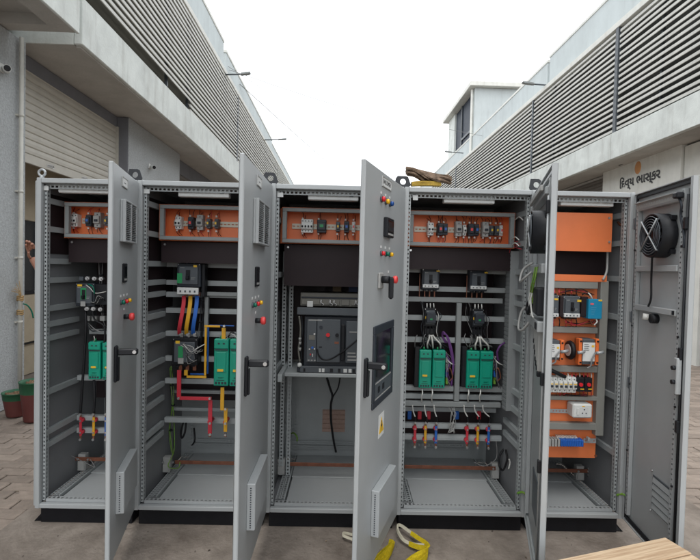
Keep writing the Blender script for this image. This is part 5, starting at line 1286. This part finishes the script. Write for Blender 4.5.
# yellow lifting slings
def sling(name_label, segs, ends):
    o = ends
def strap_obj(label, paths, creams):
    e = empty('lifting_sling', paths[0][0][0], label, 'sling', 'yellow lifting slings on the ground')
    o = Vector(paths[0][0][0])
    for pts, wv in paths:
        P = smooth_path([Vector(p)-o for p in pts], 5)
        wl = smooth_path([Vector(v) for v in wv], 5) if isinstance(wv, list) else wv
        MB().ribbon(P, wl, .007).build('webbing', mSLING, e, local=True)
    for pts, wv in creams:
        P = smooth_path([Vector(p)-o for p in pts], 5)
        wl = smooth_path([Vector(v) for v in wv], 5) if isinstance(wv, list) else wv
        MB().ribbon(P, wl, .010).build('eye_loop', mCREAMW, e, local=True)
def gp(px, py, z=.004): x, y = G(px, py, z); return (x, y, z)
# right sling: cream eye rising against the plinth, then folded layers of yellow webbing
eye = [gp(424, 545, .03), gp(413, 544, .03), gp(404.5, 540.5, .03), gp(399.3, 534, .04), gp(397.2, 527.5, .05), gp(398.6, 525, .05), gp(402, 526, .05), gp(409, 531, .045), gp(417, 536, .04)]
lay = [([gp(411, 533, .045), gp(419, 538.5, .045), gp(426, 543, .045), gp(428, 548, .05), gp(422, 552, .05), gp(412, 557, .045), gp(402, 566, .04), gp(396, 574, .03)], [(.004, .004, .010)]*3+[(.010, .006, .010)]+[(.006, .012, .008)]*4),
       ([gp(409, 543.5, .03), gp(418, 547, .032), gp(425, 548, .04), gp(426.5, 551.5, .04), gp(420, 556, .035), gp(410, 562, .035), gp(404, 570, .03)], [(.002, .004, .012)]*3+[(.008, .008, .010)]+[(.006, .012, .008)]*3)]
for k in range(3):
    zz = .024-.008*k+.010*(k % 2)
    lay.append(([gp(427.5-.3*k, 552+3.2*k, zz+.012), gp(421, 557+3.2*k, zz+.01), gp(412, 563+3.2*k, zz+.006), gp(404, 572+3*k, zz)], [(.004, .008, .011)]*4))
strap_obj('yellow webbing sling with a cream end loop against the black plinth', lay, [(eye, (.002, .003, .0075))])
lay = []
for k in range(6):
    zz = .050-.009*k+.010*(k % 2)
    lay.append(([gp(389+1.0*k, 541.5+.5*k, zz+.01), gp(392.6-.2*k, 543+1.6*k, zz+.012), gp(388-.2*k, 547+2.4*k, zz+.006), gp(381-.2*k, 553+2.8*k, zz), gp(373-.2*k, 562+3*k, zz), gp(364, 575+3*k, zz)], [(.004, .008, .011)]*6))
eye2 = [gp(362, 543.5, .03), gp(352, 539, .03), gp(345, 536.3, .03), gp(342.9, 534.3, .03), gp(344.8, 532.9, .03), gp(352, 534.5, .03), gp(363, 538, .03)]
strap_obj('folded yellow webbing sling lying behind the middle cabinet door', lay, [(eye2, (.001, .002, .0065))])
# brown webbing and yellow strap left on top of the cabinets
bn = empty('webbing_bundle', (2.35, .12, 2.1), 'rolled brown webbing bundle lying on top of the fourth cabinet', 'webbing')
def tp(px, py, Y=.12): x, z_ = W(px, py, Y); return Vector((x-2.35, Y-.12, z_-2.1))
for k in range(9):
    a = k*2*pi/9; oy, oz = .035*cos(a), .016*sin(a)
    P = [tp(406.5, 171)+Vector((0, oy, oz)), tp(414, 172.5)+Vector((0, oy, oz)), tp(424, 176.5)+Vector((0, .035*cos(a+.9), .016*sin(a+.9))), tp(434, 179)+Vector((0, .04*cos(a+2), .018*sin(a+2))), tp(443, 178.8)+Vector((0, .04*cos(a+2.8), .018*sin(a+2.8))), tp(450, 180)+Vector((0, .035*cos(a+3.2), .016*sin(a+3.2)))]
    MB().ribbon(smooth_path(P, 5), Vector((0, .018, .010*sin(a*2)+.012)), .009).build('webbing', mBROWNW, bn, local=True)
yl = empty('lifting_sling', (2.33, .10, 2.1), 'short flat yellow sling under the brown bundle on the cabinet roof', 'sling')
for k in range(3):
    P = [Vector(tp(411, 186.2-1.4*k))+Vector((.02, .0, 0)), Vector(tp(420, 185.6-1.6*k))+Vector((.02, .01, 0)), Vector(tp(430, 185.8-1.4*k))+Vector((.02, 0, 0)), Vector(tp(440, 186-1.2*k))+Vector((.02, .01, 0))]
    MB().ribbon(smooth_path(P, 5), Vector((0, .03, .002)), .008).build('webbing', mSLING2, yl, local=True)
# wooden boards on bearers, bottom right corner
zt = .42
p0 = Vector((*G(665, 537, zt), zt)); p1 = Vector((*G(694, 552.5, zt), zt)); pl = Vector((*G(555, 560, zt), zt))
ux = (pl-p0).normalized(); uy = Vector((-ux.y, ux.x, 0))
if uy.dot(p1-p0) < 0: uy = -uy
wd = abs((p1-p0).dot(uy))
ang = math.atan2(ux.y, ux.x)
cr_ = empty('timber_crate', (p0.x, p0.y, 0), 'pale pine crate with plank lid at the lower right, nearest the camera', 'crate', rz=ang)
sgn = 1 if Vector((-sin(ang), cos(ang), 0)).dot(uy) > 0 else -1
Lb = 1.25
for k in range(5):
    a = k*(wd+.006)*sgn; b_ = a+wd*sgn
    o = MB().box(-.0+random.uniform(-.01, .01)*(k > 0), Lb, a, b_, zt-.024, zt, .003).build('board', mWOOD, cr_, local=True)
    o.location.z = random.uniform(-.003, .0)*(k > 0)
tot = 5*(wd+.006)*sgn
for yy_ in (.012*sgn, tot-.03*sgn):
    for k in range(3): MB().box(.012, Lb-.02, yy_, yy_+.018*sgn, .02+k*.125, .02+k*.125+.115, .003).build('board', mWOOD, cr_, local=True)
for xx in (.04, Lb-.09):
    for yy_ in (.032*sgn, tot-.075*sgn): MB().box(xx, xx+.045, yy_, yy_+.042*sgn, 0, zt-.025, .003).build('post', mWOOD, cr_, local=True)
for xx in (.012, Lb-.04):
    for k in range(3): MB().box(xx, xx+.018, .034*sgn, tot-.034*sgn, .02+k*.125, .02+k*.125+.115, .003).build('board', mWOOD, cr_, local=True)

# ================================================================== PERSON behind the row, one raised hand in view
def skin_mesh(name, joints, edges, material, parent, sub=2):
    me = bpy.data.meshes.new(name); me.from_pydata([j[0] for j in joints], edges, []); me.update()
    ob = bpy.data.objects.new(name, me); COL.objects.link(ob); ob.parent = parent
    md = ob.modifiers.new('skin', 'SKIN'); md.use_smooth_shade = True
    if not me.skin_vertices: 
        bpy.context.view_layer.objects.active = ob; bpy.ops.mesh.customdata_skin_add()
    for i, j in enumerate(joints):
        me.skin_vertices[0].data[i].radius = (j[1], j[2] if len(j) > 2 else j[1]); me.skin_vertices[0].data[i].use_root = (i == 0)
    sb_ = ob.modifiers.new('sub', 'SUBSURF'); sb_.levels = sub; sb_.render_levels = sub
    me.materials.append(material); return ob
H0 = Vector((-.40, 1.28, 0))
per = empty('person', H0, 'person hidden behind the leftmost cabinet with one hand raised past its edge', 'person')
def hp(px, py, y=.97): x, z_ = W(px, py, y); return Vector((x, y, z_))-H0
wr = hp(39, 270)
J = [((0, 0, .93), .15, .11), ((0, 0, 1.12), .14, .10), ((0, 0, 1.32), .17, .11), ((0, 0, 1.45), .10, .08), ((0, 0, 1.53), .055), ((0, -.015, 1.62), .085, .095), ((0, -.01, 1.71), .08, .09), ((0, 0, 1.76), .045),
     ((-.16, 0, 1.41), .065), ((-.20, -.10, 1.20), .048), (tuple(wr), .027), (tuple(hp(32.6, 257)), .036, .020),
     ((.18, 0, 1.41), .065), ((.24, 0, 1.14), .048), ((.25, -.04, .90), .030), ((.25, -.05, .80), .035, .02),
     ((-.09, 0, .86), .095), ((-.10, 0, .48), .065), ((-.10, .02, .09), .045), ((-.11, -.14, .035), .04, .03),
     ((.09, 0, .86), .095), ((.10, 0, .48), .065), ((.10, .02, .09), .045), ((.11, -.14, .035), .04, .03)]
E_ = [(0, 1), (1, 2), (2, 3), (3, 4), (4, 5), (5, 6), (6, 7), (3, 8), (8, 9), (9, 10), (10, 11), (3, 12), (12, 13), (13, 14), (14, 15), (0, 16), (16, 17), (17, 18), (18, 19), (0, 20), (20, 21), (21, 22), (22, 23)]
skin_mesh('body', J, E_, mSKIN, per)
Jc = [(J[k][0], J[k][1]+.014, (J[k][2] if len(J[k]) > 2 else J[k][1])+.014) for k in (0, 1, 2, 3, 8, 9, 12, 13)]
skin_mesh('shirt', Jc, [(0, 1), (1, 2), (2, 3), (3, 4), (4, 5), (3, 6), (6, 7)], mSHIRT, per)
Jt = [(J[k][0], J[k][1]+.013, (J[k][2] if len(J[k]) > 2 else J[k][1])+.013) for k in (0, 16, 17, 18, 20, 21, 22)]
skin_mesh('trousers', Jt, [(0, 1), (1, 2), (2, 3), (0, 4), (4, 5), (5, 6)], mTROU, per)
MB().ball((0, .012, 1.70), .105, 16, 10, (.9, 1.0, .8)).build('hair', mHAIR, per, local=True)
fc = MB(); fc.ball((-.03, -.098, 1.665), .010, 8, 6).ball((.03, -.098, 1.665), .010, 8, 6); fc.build('eyes', mWHITE, per, local=True)
MB().ball((0, -.112, 1.635), .014, 8, 6, (1, 1, 1.5)).build('nose', mSKIN, per, local=True)
MB().box(-.022, .022, -.106, -.098, 1.588, 1.597, .003).build('mouth', mat('lips', (.25, .08, .07), .5), per, local=True)
for k, (b0, m0, t0) in enumerate((((29.2, 253.5), (27.2, 248.5), (26.3, 244.2)), ((30.4, 250.8), (28.2, 244.8), (26.6, 240.6)), ((32.2, 249.2), (30.2, 243.4), (28.9, 241.2)), ((34.2, 249.2), (32.8, 244.2), (31.6, 243.6)))):
    pts = [(hp(*b0), .0115), (hp(m0[0], m0[1], .955), .0108), (hp(*t0, .935), .0098), (hp(t0[0]-.2, t0[1]+1.6, .918), .0085)]
    skin_mesh('finger', [(tuple(p), r) for p, r in pts], [(0, 1), (1, 2), (2, 3)], mSKIN, per)
pts = [(hp(30.6, 258.5, .955), .0115), (hp(28.6, 255.8, .93), .0105), (hp(28.4, 251.8, .915), .009)]
skin_mesh('thumb', [(tuple(p), r) for p, r in pts], [(0, 1), (1, 2)], mSKIN, per)
